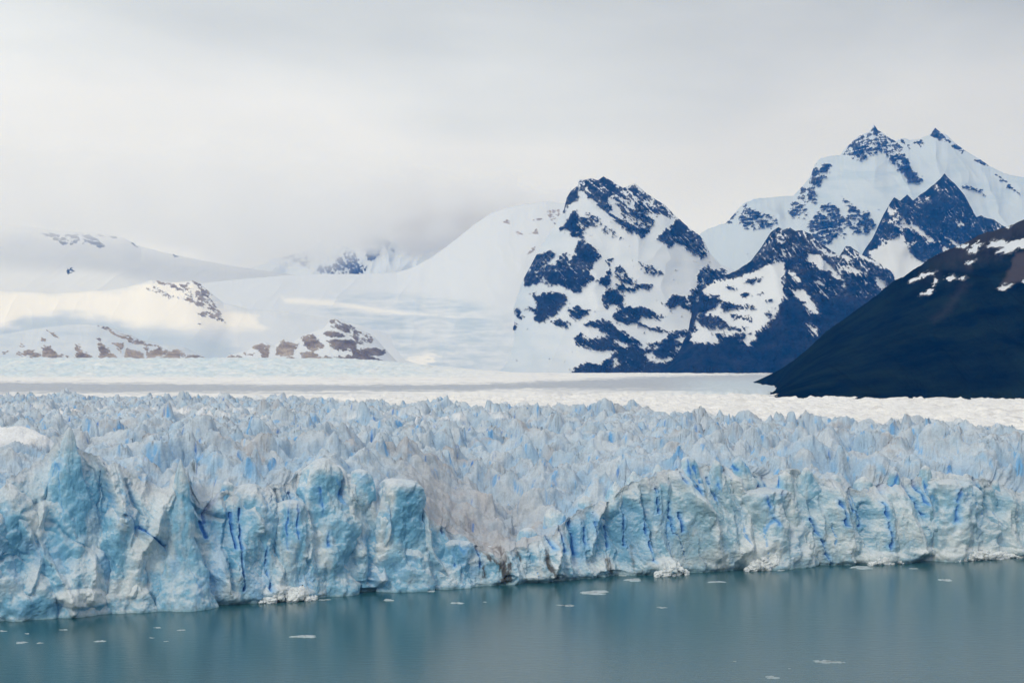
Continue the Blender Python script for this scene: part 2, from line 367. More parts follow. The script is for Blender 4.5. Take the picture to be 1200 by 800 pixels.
CRESTS = [([(0, 560), (12, 572), (22, 600), (38, 622), (50, 652), (36, 690)], 6), ([(112, 520), (130, 552), (140, 584), (144, 615)], 6), ([(55, 590), (47, 620), (56, 652), (76, 690), (84, 718)], 5), ([(215, 545), (206, 566), (190, 592), (180, 622), (163, 645), (150, 692)], 7),
  ([(216, 560), (226, 600), (250, 640), (268, 700)], 8), ([(112, 655), (104, 700)], 7), ([(342, 640), (326, 684)], 8), ([(372, 545), (366, 590), (360, 650)], 5), ([(410, 552), (416, 600), (425, 650)], 6), ([(458, 566), (455, 620), (447, 680)], 6), ([(497, 585), (502, 640), (520, 672)], 5),
  ([(300, 575), (305, 620)], 6), ([(650, 640), (640, 672)], 6), ([(745, 562), (705, 606), (694, 650)], 6), ([(800, 556), (830, 600), (838, 650)], 7), ([(925, 556), (932, 600), (946, 650)], 9), ([(985, 575), (995, 640)], 8), ([(1062, 595), (1070, 645)], 8), ([(1110, 560), (1128, 600), (1120, 645)], 8), ([(1188, 585), (1186, 640)], 8), ([(870, 560), (880, 600), (872, 640)], 7)]
GROOVES = [([(60, 612), (74, 622), (90, 637), (100, 641)], 2.5), ([(208, 574), (224, 588), (240, 602), (264, 609)], 4), ([(25, 600), (40, 594), (62, 585), (66, 570)], 4), ([(0, 655), (18, 650), (30, 655)], 4), ([(150, 560), (160, 600), (156, 640)], 3), ([(270, 580), (268, 640), (270, 690)], 4), ([(430, 570), (440, 620), (436, 680)], 5), ([(330, 575), (332, 630)], 3), ([(675, 610), (672, 660)], 4), ([(760, 570), (765, 640)], 3),
  ([(950, 560), (962, 580), (958, 600)], 5), ([(900, 560), (905, 600)], 3), ([(1020, 590), (1016, 640)], 4), ([(1095, 565), (1098, 640)], 4), ([(1160, 575), (1168, 620)], 4), ([(620, 640), (618, 672)], 3), ([(530, 620), (545, 672)], 4)]
def lines(px, py, L, soft):
    r = np.zeros(px.shape, np.float32)
    for pts, w in L: r = np.maximum(r, ss(-soft*w, w*0.3, sdf_line(px, py, pts, 0.0)))
    return r
def zone(px, py, Z):
    r = np.zeros(px.shape, np.float32)
    for cx, cy, rx, ry, s in Z:
        d = ((px-cx)/rx)**2+((py-cy)/ry)**2
        r = np.maximum(r, s*(1-ss(0.35, 1.25, d)))
    return r
WHITE = (0.78, 0.85, 0.88); GREYW = (0.54, 0.68, 0.75); TEAL = (0.22, 0.53, 0.75); SKYB = (0.36, 0.60, 0.86); DEEP = (0.03, 0.20, 0.62); DIRT = (0.25, 0.215, 0.20); SNOW = (0.93, 0.92, 0.895)  # SNOW: sunlight on the far plain put into its warm white

def face_disp(U, z, px, py):
    """outward relief of the ice cliff (m) and crack depth"""
    q1 = fbm(U/20, z/20, 5, 3, .6); q2 = fbm(U/20, z/20, 5, 8, .6)
    wu = U+4.5*q1+0.12*z; wz = z+5.0*q2
    big = 10.0*(ridged(wu/62, z/190, 3, 11)-0.5)
    A, _ = shards(wu, wz*0.42, 19.0, 700, 1.5)
    B, eb = shards(wu, wz*0.38, 8.5, 720, 1.6)
    C, ec = shards(wu, wz*0.36, 3.7, 740, 1.7)
    # hollow, shell-like fracture faces alternate with bulging blocks
    f1, f2, idv = worley(wu/21, wz/30, 21)
    scoop = ss(-0.15, 0.35, pn(U/34, z/40, 43))
    cw = 5*fbm(U/10, z/12, 4, 110); ch = 5*fbm(U/10, z/12, 4, 111)
    crest = lines(px+cw, py+ch, CRESTS, 1.7); groove = lines(px+cw, py+ch, GROOVES, 1.6)
    mid = 4.5*crest-3.5*groove+lerp(5.5*np.clip(A+.3, -1, 1.2), 6.0*(f1-0.45), scoop)
    small = 2.3*np.clip(B+0.3, -1, 1.2)*(1-0.55*scoop)
    tiny = 0.65*np.clip(C+0.3, -1, 1.2)*(1-0.6*scoop)
    fl = ss(-0.05, 0.35, pn(U/38, z/70, 41))
    flute = fl*(3.4*ridged(wu/8.0, z/60, 3, 45, .55)-1.7)
    rough = (0.85-0.5*scoop)*(fbm(wu/4.5, wz/13, 6, 61, 0.64)+0.25*ridged(wu/3+wz/9, wz/7, 3, 64))
    D = big+mid+small+tiny+flute+rough
    idg = np.clip(B+.5, 0, 1)
    c1 = pn(wu/9.0, z/70, 71); cz = ss(0.12, 0.45, pn(U/14, z/38, 73))
    crack = np.exp(-(c1/0.03)**2)*cz*0.6
    ct = np.full(U.shape, -9.0, np.float32)
    wx = 2.2*fbm(U/7, z/7, 4, 77); ww = 0.9*fbm(U/6, z/4, 3, 78)
    for L, w in CRACKS: ct = np.maximum(ct, sdf_line(px+wx, py, L, w*0.75))
    halo = ss(-7, 0.5, ct+3*ww)
    ct = ss(-0.9, 0.9, ct+1.9*ww)
    D = D - 1.6*crack - 2.4*ct
    return D, crack, ct, crest, groove, halo, idg, fl

def ice_color(px, py, U, z, nz, crack, ct, idv, idg, zr, crest=0, groove=0):
    n1 = fbm(U/14, z/14, 4, 81); n2 = fbm(U/3.5, z/5, 4, 85); n3 = fbm(U/3, z/30, 3, 88)
    blue = zone(px+6*n1, py+6*n2, BLUEZ); wh = zone(px+6*n2, py+5*n1, WHITEZ)
    n4 = fbm(U/1.6, z/2.2, 4, 89, .6)
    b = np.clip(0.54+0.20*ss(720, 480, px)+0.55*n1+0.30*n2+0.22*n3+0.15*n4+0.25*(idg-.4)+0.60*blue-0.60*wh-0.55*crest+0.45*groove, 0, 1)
    c = np.zeros(U.shape+(3,), np.float32)+np.array(WHITE, np.float32)
    c = cmix(c, GREYW, 0.45+0.7*n2+.4*n4)
    c = cmix(c, TEAL, b*0.90)
    c = cmix(c, SKYB, ss(0.12, 0.6, pn(U/9, z/18, 91))*0.6*(zr > 0)*ss(0.1, 0.9, b))
    c = cmix(c, (0.10, 0.35, 0.57), ss(0.45, 1.0, blue-0.4*crest+0.75*groove+0.35*n1+.2*n2)*0.60)
    c = c*1.0
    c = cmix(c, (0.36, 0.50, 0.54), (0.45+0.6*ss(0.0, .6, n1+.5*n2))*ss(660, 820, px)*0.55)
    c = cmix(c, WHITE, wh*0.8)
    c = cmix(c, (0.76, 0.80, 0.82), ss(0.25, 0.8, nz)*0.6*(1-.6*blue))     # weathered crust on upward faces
    c = cmix(c, (0.12, 0.40, 0.78), ss(0.12, .5, crack)*0.75)
    c = cmix(c, (0.22, 0.52, 0.82), idv**2*0.75)
    c = cmix(c, DEEP, ct*0.8)
    return c
DIRTZ = [  # debris carried down the low gap, traced on the ice
    ([(585, 640), (590, 655), (592, 682)], 5.0, 1.0), ([(597, 662), (596, 680)], 3, 1.0), ([(548, 622), (560, 640), (576, 655), (588, 662)], 2.2, .8), ([(566, 665), (568, 676)], 1.5, .8), ([(640, 645), (645, 665), (652, 676)], 2.6, .75), ([(575, 640), (585, 650)], 2.5, .8), ([(712, 655), (716, 672)], 2.2, .7), ([(740, 640), (744, 672)], 1.6, .5), ([(604, 645), (610, 655)], 1.8, .7), ([(520, 600), (545, 622)], 1.6, .5)]

def rim_height(a):
    X, Y = front(a); py = interp(a, RIM)
    Y2 = Y+14
    return CAMH-(py-HOR)*Y2/F
def make_glacier():
    root = bpy.data.objects.new('glacier', None); COL.objects.link(root)
    root.location = (0, 0, 0)
    tag(root, 'crevassed blue-white glacier ending in a tall ragged ice cliff above the lake', 'glacier')
    a = np.arange(-150, 1351, 0.85, dtype=np.float32)
    X0, Y0 = front(a)
    U = np.concatenate([[0], np.cumsum(np.hypot(np.diff(X0), np.diff(Y0)))]).astype(np.float32)
    H = rim_height(a)
    sh, _ = shards(U, np.zeros_like(U)+3.3, 7.0, 5, 1.8)
    jag = 2.2*ridged(U/9, U*0+.5, 4, 15, .6)-1.5+1.0*fbm(U/3, U*0, 4, 17)+1.5*np.clip(sh, -1, 1)
    H = H+jag
    # ---------------- face
    R = 250
    zr = np.linspace(0, 1, R).astype(np.float32)[:, None]
    z = -3+zr*(H+3)[None, :]
    sb = 0.10*z+0.0022*np.clip(z, 0, None)**2
    sb = sb + 5.0*np.exp(-((z-H[None, :])/5.0)**2)*0.35
    Ub = np.broadcast_to(U, z.shape); Ab = np.broadcast_to(a, z.shape)
    # approximate image row, used only to look up traced cracks
    Yn = Y0[None, :]+sb; pyn = HOR+(CAMH-z)*F/Yn
    D, crack, ct, f1, f2, idv, idg, fl = face_disp(Ub, z, Ab, pyn)
    ucut = np.exp(-(np.clip(z, 0, None)/1.3)**2)*(1.6+1.2*pn(Ub/14, z*0, 95))
    caves = (zone(Ab, pyn, [(30, 716, 45, 12, 1), (455, 696, 50, 7, 1), (592, 677, 7, 6, .5), (650, 676, 10, 5, .8), (230, 712, 30, 5, .6), (720, 672, 20, 4, .6)]))
    bul = zone(Ab, pyn, WHITEZ[:8])
    scoop = zone(Ab, pyn, BLUEZ)
    D = D - ucut - 3.2*caves + 3.5*bul - 3.5*scoop
    V = np.empty(z.shape+(3,), np.float32)
    V[..., 0] = X0[None, :]+NX*(D-sb); V[..., 1] = Y0[None, :]+NY*(D-sb); V[..., 2] = z
    px, py = project(V)
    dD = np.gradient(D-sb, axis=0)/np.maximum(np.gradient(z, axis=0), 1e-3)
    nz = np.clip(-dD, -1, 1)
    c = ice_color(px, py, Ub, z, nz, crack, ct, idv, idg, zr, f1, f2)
    dn = fbm(Ub/1.6, z/7, 5, 99, .7)
    dirt = np.zeros(z.shape, np.float32)
    for L, w, s in DIRTZ: dirt = np.maximum(dirt, s*ss(-2.0, 2.5, sdf_line(px+2*fbm(Ub/5, z/5, 3, 98), py, L, w)+4.5*dn))
    c = cmix(c, (0.07, 0.058, 0.05), np.clip(dirt*1.3, 0, 1)*0.92)
    drim = ss(0.80, 1.0, zr)*ss(-0.1, 0.5, fbm(Ub/9, z/9, 4, 103))
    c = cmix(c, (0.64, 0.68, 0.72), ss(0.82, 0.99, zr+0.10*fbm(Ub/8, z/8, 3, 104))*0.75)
    c = cmix(c, (0.52, 0.50, 0.50), drim*0.12)
    c = cmix(c, (0.20, 0.36, 0.42), np.exp(-(np.clip(z, 0, 9)/1.0)**2)*0.8)   # darker teal band at the waterline
    face = grid_mesh('ice_cliff', V, ICE, root, {'col': c})
    # ---------------- serac field behind the rim
    top = V[-1]
    kk = np.concatenate([[0], np.cumsum(np.full(860, 1.0))])
    d = (np.exp(kk*0.00142)-1)      # fraction of Y
    kern = np.ones(41)/41
    ys = np.convolve(np.pad(top[:, 1], 20, mode='edge'), kern, mode='valid')
    bl = np.exp(-np.arange(len(kk))/7.0)[:, None]
    Y = ((ys[None, :]*(1-bl)+top[None, :, 1]*bl)*(1+d[:, None])).astype(np.float32)
    xr = (a-600)/F
    X = (xr[None, :]*(1-bl)+(top[:, 0]/top[:, 1])[None, :]*bl)*Y
    X = np.maximum.accumulate(X, axis=1)
    dist = np.clip(Y-Y[:1], 0, None)
    Ab = np.broadcast_to(600+xr*F, Y.shape)
    wX = X+6*fbm(X/24, Y/24, 4, 201, .6); wY = Y+6*fbm(X/24, Y/24, 4, 205, .6)
    s1, e1 = shards(wX, wY, 15.0, 300, 2.1, 1.0, 0.8)
    s2, e2 = shards(wX+0.3*wY, wY, 7.2, 320, 1.7, 1.0)
    s3, e3 = shards(wX, wY-0.2*wX, 25.0, 340, 2.2, 1.0, 0.85)
    rough = fbm(X/3.2, Y/3.2, 5, 211, .6)
    und = 4.5*fbm(X/95, Y/60, 3, 221)+2.5*np.sin(Y/38+2.0*fbm(X/120, Y/120, 2, 225))
    mod = 0.75+0.75*ss(-0.4, 0.5, fbm(X/70, Y/70, 3, 227))
    rows_ = ridged(wX/55, wY/17, 3, 229, .55)-0.5
    cut = lambda q, m: np.minimum(q, m+0.15*(q-m))          # some towers have broken flat tops
    ser = mod*(5.6*np.clip(cut(s1, 0.05+0.5*ss(-.2, .3, pn(X/17, Y/17, 233)))+0.55, -0.9, 2)+1.7*np.clip(s2+0.4, -0.9, 2)+9.0*np.clip(cut(s3, .35)+0.4, -.5, 2))+7.0*rows_+0.9*rough
    # beyond the boundary the surface is smoother, snow covered
    Yb = (CAMH-60)*F/(interp(Ab, BND)-HOR)
    far = ss(0.97, 1.06, Y/Yb)
    plate = 52.5+7.5*ss(700, 100, Ab)*ss(1250, 800, Y)+und*(1-0.6*far) - 1.5*ss(700, 900, Ab)
    ramp = ss(0, 1, dist/6)
    # the low gap: surface falls towards the rim
    gapw = ss(430, 520, Ab)*ss(760, 640, Ab)
    L = 28+190*gapw
    tt = 1-np.exp(-dist/L*1.8); tt = tt*(1-np.exp(-dist*0.2))
    amp = (0.45+0.55*ss(0, 20, dist))*(1-0.35*gapw*ss(90, 20, dist))
    mound = np.zeros(Y.shape, np.float32)
    for mx, my, mr_, mh in ((-224, 745, 15, 14), (-250, 765, 18, 12), (-208, 806, 9, 8), (-176, 818, 8, 6)):
        g = np.exp(-((X-mx)**2+(Y-my)**2)/mr_**2); mound = np.maximum(mound, g); plate = plate+mh*g
    ser = ser*(1-0.75*ss(0.2, 0.7, mound))
    Hs = np.convolve(np.pad(H, 14, mode='edge'), np.ones(29)/29, mode='valid').astype(np.float32)
    Hb = Hs[None, :]+(H-Hs)[None, :]*np.exp(-dist/3.0)
    Z = lerp(Hb, plate, np.clip(tt, 0, 1)) + ramp*(ser-4.0)*amp*(1-0.72*far)
    Z = Z + far*1.2
    Y = Y+(1.2*fbm(X/5.5, Z/4.5, 5, 271, .6)+2.0*fbm(X/16, Z/10, 3, 275))*ss(0.5, 5, dist)*(1-0.7*far)
    V2 = np.stack([X, Y, Z], -1).astype(np.float32); V2[0] = top
    gx = np.gradient(Z, axis=0)/np.maximum(np.gradient(Y, axis=0), .3); gy = np.gradient(Z, axis=1)/np.maximum(np.gradient(X, axis=1), .2)
    steep = np.clip(np.hypot(gx, gy)/2.0, 0, 1)
    lowp = ss(0.2, -1.0, s1+0.3*s2)     # foot of the ice towers: dense, bubble-free ice
    px, py = project(V2)
    n1 = fbm(X/26, Y/26, 4, 231); n2 = fbm(X/6, Y/8, 4, 235)
    c = np.zeros(Y.shape+(3,), np.float32)+np.array((0.60, 0.66, 0.71), np.float32)
    c = cmix(c, (0.70, 0.74, 0.77), ss(0.1, .7, n2))
    c = cmix(c, (0.44, 0.60, 0.74), (0.15+0.7*steep*ss(-0.5, 0.4, n1+0.4*n2))*0.85)
    c = cmix(c, (0.12, 0.42, 0.80), ss(0.34, 0.66, n2+0.30*n1)*ss(.15, .7, steep)*0.85)
    c = cmix(c, (0.26, 0.56, 0.84), ss(60, 5, dist)*ss(0.05, .5, fbm(X/9, Z/7, 4, 239))*ss(.2, .8, steep)*0.6)
    c = cmix(c, (0.30, 0.52, 0.74), lowp*0.5)
    c = c*(1+0.10*fbm(X/18, Y/12, 4, 237))[..., None]
    # grey-brown grit in bands on the upper surface
    dband = ss(0.05, 0.55, fbm(X/55, Y/16, 4, 241)+0.5*fbm(X/5, Y/3, 3, 245)-0.15)*ss(15, 60, dist+30*gapw)
    c = cmix(c, (0.42, 0.38, 0.365), dband*(0.70-0.30*steep)*(1-far))
    speck = ss(0.45, 0.7, fbm(X/4, Y/2.2, 4, 251))*ss(0.0, 0.5, n1+0.2)
    c = cmix(c, (0.20, 0.17, 0.16), speck*0.7*(1-far))
    gd = gapw*ss(140, 10, dist)
    c = cmix(c, (0.46, 0.42, 0.41), gd*(0.60+0.35*n2)*ss(680, 560, px))
    for Lc, w, s in DIRTZ: c = cmix(c, (0.16, 0.14, 0.13), 0.8*s*ss(-1, 3, sdf_line(px+5*n2, py+5*n1, Lc, w)+5*fbm(X/1.5, Y/3, 4, 249, .7)-1.5))
    c = cmix(c, DEEP, ss(0.55, 0.8, fbm(X/5, Y/11, 3, 255))*ss(0.35, .9, steep)*(1-far)*0.8)
    # white snow patches; on the mounds sunlight is put into the colour
    wp = np.zeros(Y.shape, np.float32)
    for cx, cy, rx, ry in ((60, 480, 80, 7), (230, 482, 90, 6), (330, 486, 60, 4), (500, 487, 120, 5)):
        wp = np.maximum(wp, (1-ss(0.5, 1.3, ((px-cx+6*n2)/rx)**2+((py-cy+4*n1)/ry)**2))*ss(-.1, .35, fbm(X/35, Y/60, 4, 281)))
    wp = np.maximum(wp, ss(0.25, .5, mound+0.15*n2))
    c = cmix(c, (0.90, 0.91, 0.92), wp*0.9)
    snowc = np.array(SNOW, np.float32)*(1-0.10*ss(0.0, .6, fbm(X/40, Y/14, 4, 261)))[..., None]
    snowc = cmix(snowc, (0.60, 0.57, 0.55), ss(0.25, .7, fbm(X/70, Y/18, 4, 265)+0.3*fbm(X/7, Y/7, 3, 266))*0.55*ss(300, 1300, px))
    c = c*(1-far[..., None])+snowc*far[..., None]
    grid_mesh('serac_field', V2, ICE, root, {'col': c})
    # ---------------- snow-covered plain upstream
    last = V2[-1][::2]
    n = 420
    e = np.linspace(0, 1, n)[:, None]
    Yl = last[None, :, 1]; Y = (Yl*(10500/Yl)**e).astype(np.float32)
    X = (last[:, 0]/last[:, 1])[None, :]*Y; P = np.broadcast_to(600+(last[:, 0]/last[:, 1])*F, Y.shape)
    left = ss(640, 380, P)
    base = 58+17*ss(2300, 6500, Y)+left*(52*ss(4700, 5700, Y)+22*ss(5700, 9000, Y))
    s1, _ = shards(X, Y, 38.0, 400, 1.5); s2, _ = shards(X, Y, 17.0, 420, 1.7)
    stepz = left*ss(4600, 4900, Y)*ss(6600, 5800, Y)
    Z = base+(2.6*np.clip(s1+.5, -.5, 2)+2.0*np.clip(s2+.5, -.5, 2))*(0.65+1.2*stepz)+1.5*fbm(X/160, Y/120, 3, 431)*ss(2300, 2600, Y)
    w0 = np.clip((Y/Yl-1)/0.08, 0, 1); w0 = w0*w0*(3-2*w0)
    Z = last[None, :, 2]*(1-w0)+Z*w0
    V3 = np.stack([X, Y, Z], -1).astype(np.float32)
    px, py = project(V3)
    row = HOR+(CAMH-base)*F/Y
    q = fbm(X/500, Y/160, 4, 441)
    c = np.zeros(Y.shape+(3,), np.float32)+np.array(SNOW, np.float32)
    c = cmix(c, (0.66, 0.66, 0.66), ss(0.1, .7, fbm(X/200, Y/60, 4, 445))*0.7)
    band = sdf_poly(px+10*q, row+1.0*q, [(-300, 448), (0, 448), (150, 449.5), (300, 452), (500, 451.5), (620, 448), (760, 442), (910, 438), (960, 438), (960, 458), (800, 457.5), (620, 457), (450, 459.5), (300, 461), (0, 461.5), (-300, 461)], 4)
    c = cmix(c, (0.40, 0.44, 0.49), ss(-1.8, 2.2, band+3.2*fbm(X/420, Y/60, 5, 447, .6))*0.85)  # grey band: a cloud shadow painted into the plain's colour
    c = cmix(c, (0.62, 0.72, 0.78), ss(760, 850, px)*ss(5200, 3300, Y)*ss(2500, 2700, Y)*0.7)
    c = cmix(c, (0.58, 0.74, 0.82), stepz*(0.55+0.5*fbm(X/60, Y/120, 4, 451)))
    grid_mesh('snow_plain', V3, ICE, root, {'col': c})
    print('glacier', round(time.time()-T0, 1))
    return root
GL = make_glacier()

# ------------------------------------------------------------------ the tall ice towers standing out of the cliff
def serac(px0, py_top, hw_top, hw_base, off, label, seed, lean=0.0, pexp=1.15, rough=1.0, nr=150, na=200, tilt=0.0, flat=0.0, blue=0.4, depth=0.8, base_z=-3.0):
    """lofted, faceted tower of ice whose foot is in the water; off = metres in front of the front line"""
    Xf, Yf = front(np.float32(px0)); Xf = float(Xf); Yf = float(Yf)
    cx = Xf+NX*off; cy = Yf+NY*off
    k = cy/F; H = CAMH-(py_top-HOR)*cy/F
    t = np.linspace(0, 1, nr).astype(np.float32)[:, None]; th = np.linspace(0, 2*np.pi, na, endpoint=False).astype(np.float32)[None, :]
    zz = base_z+t*(H-base_z)
    prof = lerp(hw_base, hw_top, t**pexp)*k
    cap = np.sqrt(np.clip(1-(np.clip((t-(0.80+0.16*flat))/(0.20-0.16*flat), 0, 1))**(1.6+2*flat), 0, 1))
    if base_z > 0: cap = cap*ss(-.02, .45, t)**1.2      # a tower rooted in the cliff narrows into it
    r = prof*(0.02+0.98*cap)
    # faceted outline
    rot = seed*1.7
    fac = 0
    for i, (m, w) in enumerate(((3, .12), (5, .10), (8, .06))):
        fac = fac + w*np.abs(np.cos(m/2*(th+rot*i)+1.2*pn(t*3+seed, t*0, seed+i)))
    rr = r*(0.92+fac)
    Xl = np.cos(th)*rr; Yl = np.sin(th)*rr*depth
    ul = th*prof.mean()*1.0
    ang_x = np.cos(th); ang_y = np.sin(th)
    axx = lean*k*t**1.5
    V = np.empty((nr, na, 3), np.float32)
    def put(dd):
        V[..., 0] = cx+Xl+ang_x*dd+axx; V[..., 1] = cy+(Yl+ang_y*dd*depth)+tilt*t; V[..., 2] = zz+0*th
    put(0)
    n3d = fbm3(V[..., 0]/17+seed, V[..., 1]/17, V[..., 2]/24, 4, .55)
    Ut = V[..., 0]*0.910+V[..., 1]*0.415+0.8*(V[..., 0]*NX+V[..., 1]*NY)+seed*7
    px, py = project(V)
    zb_ = V[..., 2].copy()
    D, crack, ct, f1, f2, idv, idg, fl = face_disp(Ut, zb_, px, py)
    fine3 = fbm3(V[..., 0]/4.5+seed, V[..., 1]/4.5, V[..., 2]/6, 5, .6)
    k_ = np.clip(rr/11.0, 0.04, 1)*np.clip(cap+0.1, 0, 1)
    disp = (6.5*n3d+0.55*np.clip(D, -6, 8)+1.3*fine3)*k_*rough
    put(disp)
    V[..., 2] += (1.2*fine3+1.5*n3d)*ss(0, .3, t)*ss(1.0, .9, t)
    px, py = project(V)
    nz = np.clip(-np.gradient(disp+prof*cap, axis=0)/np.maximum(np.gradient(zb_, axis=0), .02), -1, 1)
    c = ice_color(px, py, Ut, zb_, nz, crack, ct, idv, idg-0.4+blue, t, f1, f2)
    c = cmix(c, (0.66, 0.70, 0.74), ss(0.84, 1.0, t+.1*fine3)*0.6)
    c = cmix(c, (0.20, 0.36, 0.42), np.exp(-(np.clip(zb_, 0, 9)/0.8)**2)*0.7)
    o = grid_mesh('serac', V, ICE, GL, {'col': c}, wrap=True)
    if label: o['label'] = label
    return o
serac(84, 500, 7, 54, -14, 'broad blue-flanked ice tower with the highest grey peak at the left', 3, lean=4, blue=.5, pexp=.8, rough=.8)
serac(213, 538, 3.5, 36, 1, 'slender sharp ice spire between two hollows', 5, lean=-2, blue=.55, pexp=.62, rough=.6)
serac(388, 536, 16, 34, -11, 'blunt rounded ice tower beside the low slab', 8, blue=.45, flat=.4)
serac(474, 560, 19, 30, -7, 'smooth teal slab of ice leaning at the edge of the low gap', 11, lean=-8, blue=.7, flat=.7)
serac(15, 566, 12, 40, -10, 'stepped ice tower at the left edge of the cliff', 14, blue=.5)
serac(300, 566, 18, 34, -11, 'fluted ice tower with narrow blue cracks', 17, blue=.35, flat=.6)
serac(145, 590, 14, 36, -4, 'lower whitish ice buttress under the highest peak', 21, blue=.25, flat=.2)
serac(345, 585, 14, 26, -5, 'pale ice pillar with rubble at its foot', 24, blue=.3, flat=.5)
serac(535, 632, 14, 26, -4, 'low blue ice block in front of the debris gap', 27, blue=.5, flat=.5)
serac(905, 570, 26, 52, -12, 'wide rounded bulge of ice at the centre right of the cliff', 31, blue=.3, flat=.5)
serac(1120, 560, 30, 50, -12, 'wide pale bulge of ice near the right edge', 35, blue=.35, flat=.5)
_rs = np.random.RandomState(77)
for q, pxs in enumerate((668, 703, 731, 762, 793, 824, 852, 884, 928, 962, 990, 1026, 1062, 1096, 1150, 1182, 1225, 1260, -40, -85, 585, 632, 270, 430)):
    pt = float(interp(np.float32(pxs), RIM))-_rs.uniform(2, 14)
    hz_ = CAMH-(pt-HOR)*float(front(np.float32(pxs))[1])/F
    serac(pxs, pt, _rs.uniform(3, 7), _rs.uniform(15, 26), _rs.uniform(-15, -9), None, 50+q, lean=_rs.uniform(-7, 7), blue=_rs.uniform(.2, .5), flat=_rs.choice([0, 0, .4]), pexp=_rs.uniform(.7, 1.0), rough=.8, na=110, nr=90, base_z=hz_-24)
print('seracs', round(time.time()-T0, 1))

# ------------------------------------------------------------------ floating ice
def floe(px0, py0, w, h, label, seed, grey=0.0):
    Y = CAMH*F/(py0-HOR); X = (px0-600)/F*Y; k = Y/F
    na, nr = 28, 9; rs = np.random.RandomState(seed)
    th = np.linspace(0, 2*np.pi, na, endpoint=False)[None, :]; t = np.linspace(0, 1, nr)[:, None]
    out_ = 1+0.25*np.sin(2*th+rs.rand()*6)+0.18*np.sin(3*th+rs.rand()*6)+0.12*np.sin(5*th+rs.rand()*6)+0.1*np.sin(9*th+rs.rand()*6)
    R = w*k*0.5; h = h*0.6
    rad = np.cos(t*np.pi/2)**0.45
    lump = 0.6+0.5*pn(np.cos(th)*1.5*rad+seed, np.sin(th)*1.5*rad)
    hz = -0.35+np.sin(t*np.pi/2)**0.6*(0.30+h*k*0.9)*(0.55+0.6*lump)
    V = np.stack([np.cos(th)*rad*out_*R, np.sin(th)*rad*out_*R*0.8, hz+0*th], -1).astype(np.float32)
    V += rs.uniform(-.04, .04, V.shape)*R
    c = np.zeros(V.shape, np.float32)+np.array((0.52, 0.60, 0.63), np.float32)
    c = cmix(c, (0.35, 0.42, 0.44), np.full(V.shape[:2], grey)); c = cmix(c, (0.35, 0.6, 0.68), np.broadcast_to(1-t, V.shape[:2])**2*0.6)
    q = grid_mesh('ice_floe', V, ICE, None, {'col': c}, wrap=True)
    q.location = (X, Y, 0)
    tag(q, label, 'ice floe', 'ice floes drifting on the lake')
FL = [(3, 739, 9, 1.2, 'small white floe at the left edge of the lake'), (25, 752.5, 16, 1, 'long thin floe at the lower left, first of a broken line'), (47, 753, 10, 1, 'short thin floe just right of the long thin one at lower left'),
      (32, 742, 7, 1, 'tiny floe above the broken line at the lower left'), (75, 737.5, 9, 1.2, 'small floe near the foot of the highest peak'), (118, 751, 13, 1.6, 'flat oval floe alone below the left ice cliff'),
      (185, 735, 9, 1.2, 'left one of two small floes off the left ice cliff'), (212, 738, 9, 1.2, 'right one of two small floes off the left ice cliff'), (357, 745.5, 25, 2.2, 'largest white floe in the left half of the lake'),
      (178, 747, 6, .8, 'faint crumb of ice beneath the pair of small floes'), (195, 751, 6, .8, 'faint lowest crumb of ice beneath the pair of small floes'), (380, 702.5, 13, 1.3, 'flat floe touching the dark waterline right of the rubble'),
      (455, 703, 13, 2.2, 'lumpy floe off the cave below the teal slab'), (505, 692.5, 12, 1.4, 'thin floe at the cliff foot right of the cave'), (536, 706.5, 13, 2, 'slanting floe below the debris gap'),
      (697, 694, 38, 1.3, 'long flat strip of ice right of the debris gap'), (742, 679.5, 22, 2.6, 'white humped floe under the blue-cracked wall'), (840, 681.5, 19, 1.2, 'thin pale floe under the centre right cliff'),
      (1010, 665, 28, 2, 'wide bright floe close to the right cliff'), (1070, 666, 9, 1.2, 'small floe close to the right cliff'), (1108, 679.5, 18, 1.6, 'bright floe out from the right cliff'), (915, 668, 10, 1.5, 'small white floe at the foot of the white bulge'),
      (971, 775, 32, 1.1, 'long low grey floe in the lower right water'), (905, 793.5, 18, 2.0, 'dark grey floe at the bottom edge'), (861, 774.5, 4, 1, 'tiny dark ice crumb left of the long grey floe'), (925, 783, 4, 1, 'tiny dark ice crumb above the bottom edge floe'),
      (665, 709, 22, .6, 'faint dark sliver of ice below the long flat strip'), (776, 711.5, 16, .6, 'faint dark sliver of ice in mid lake'), (568, 705, 6, .8, 'tiny pale crumb right of the slanting floe'), (730, 674, 9, 1.6, 'small white chunk behind the humped floe')]
for i, (x, y, w, h, lab) in enumerate(FL): floe(x, y, w, h, lab, 900+i, grey=0.75 if 'dark' in lab or 'grey' in lab else 0.1)

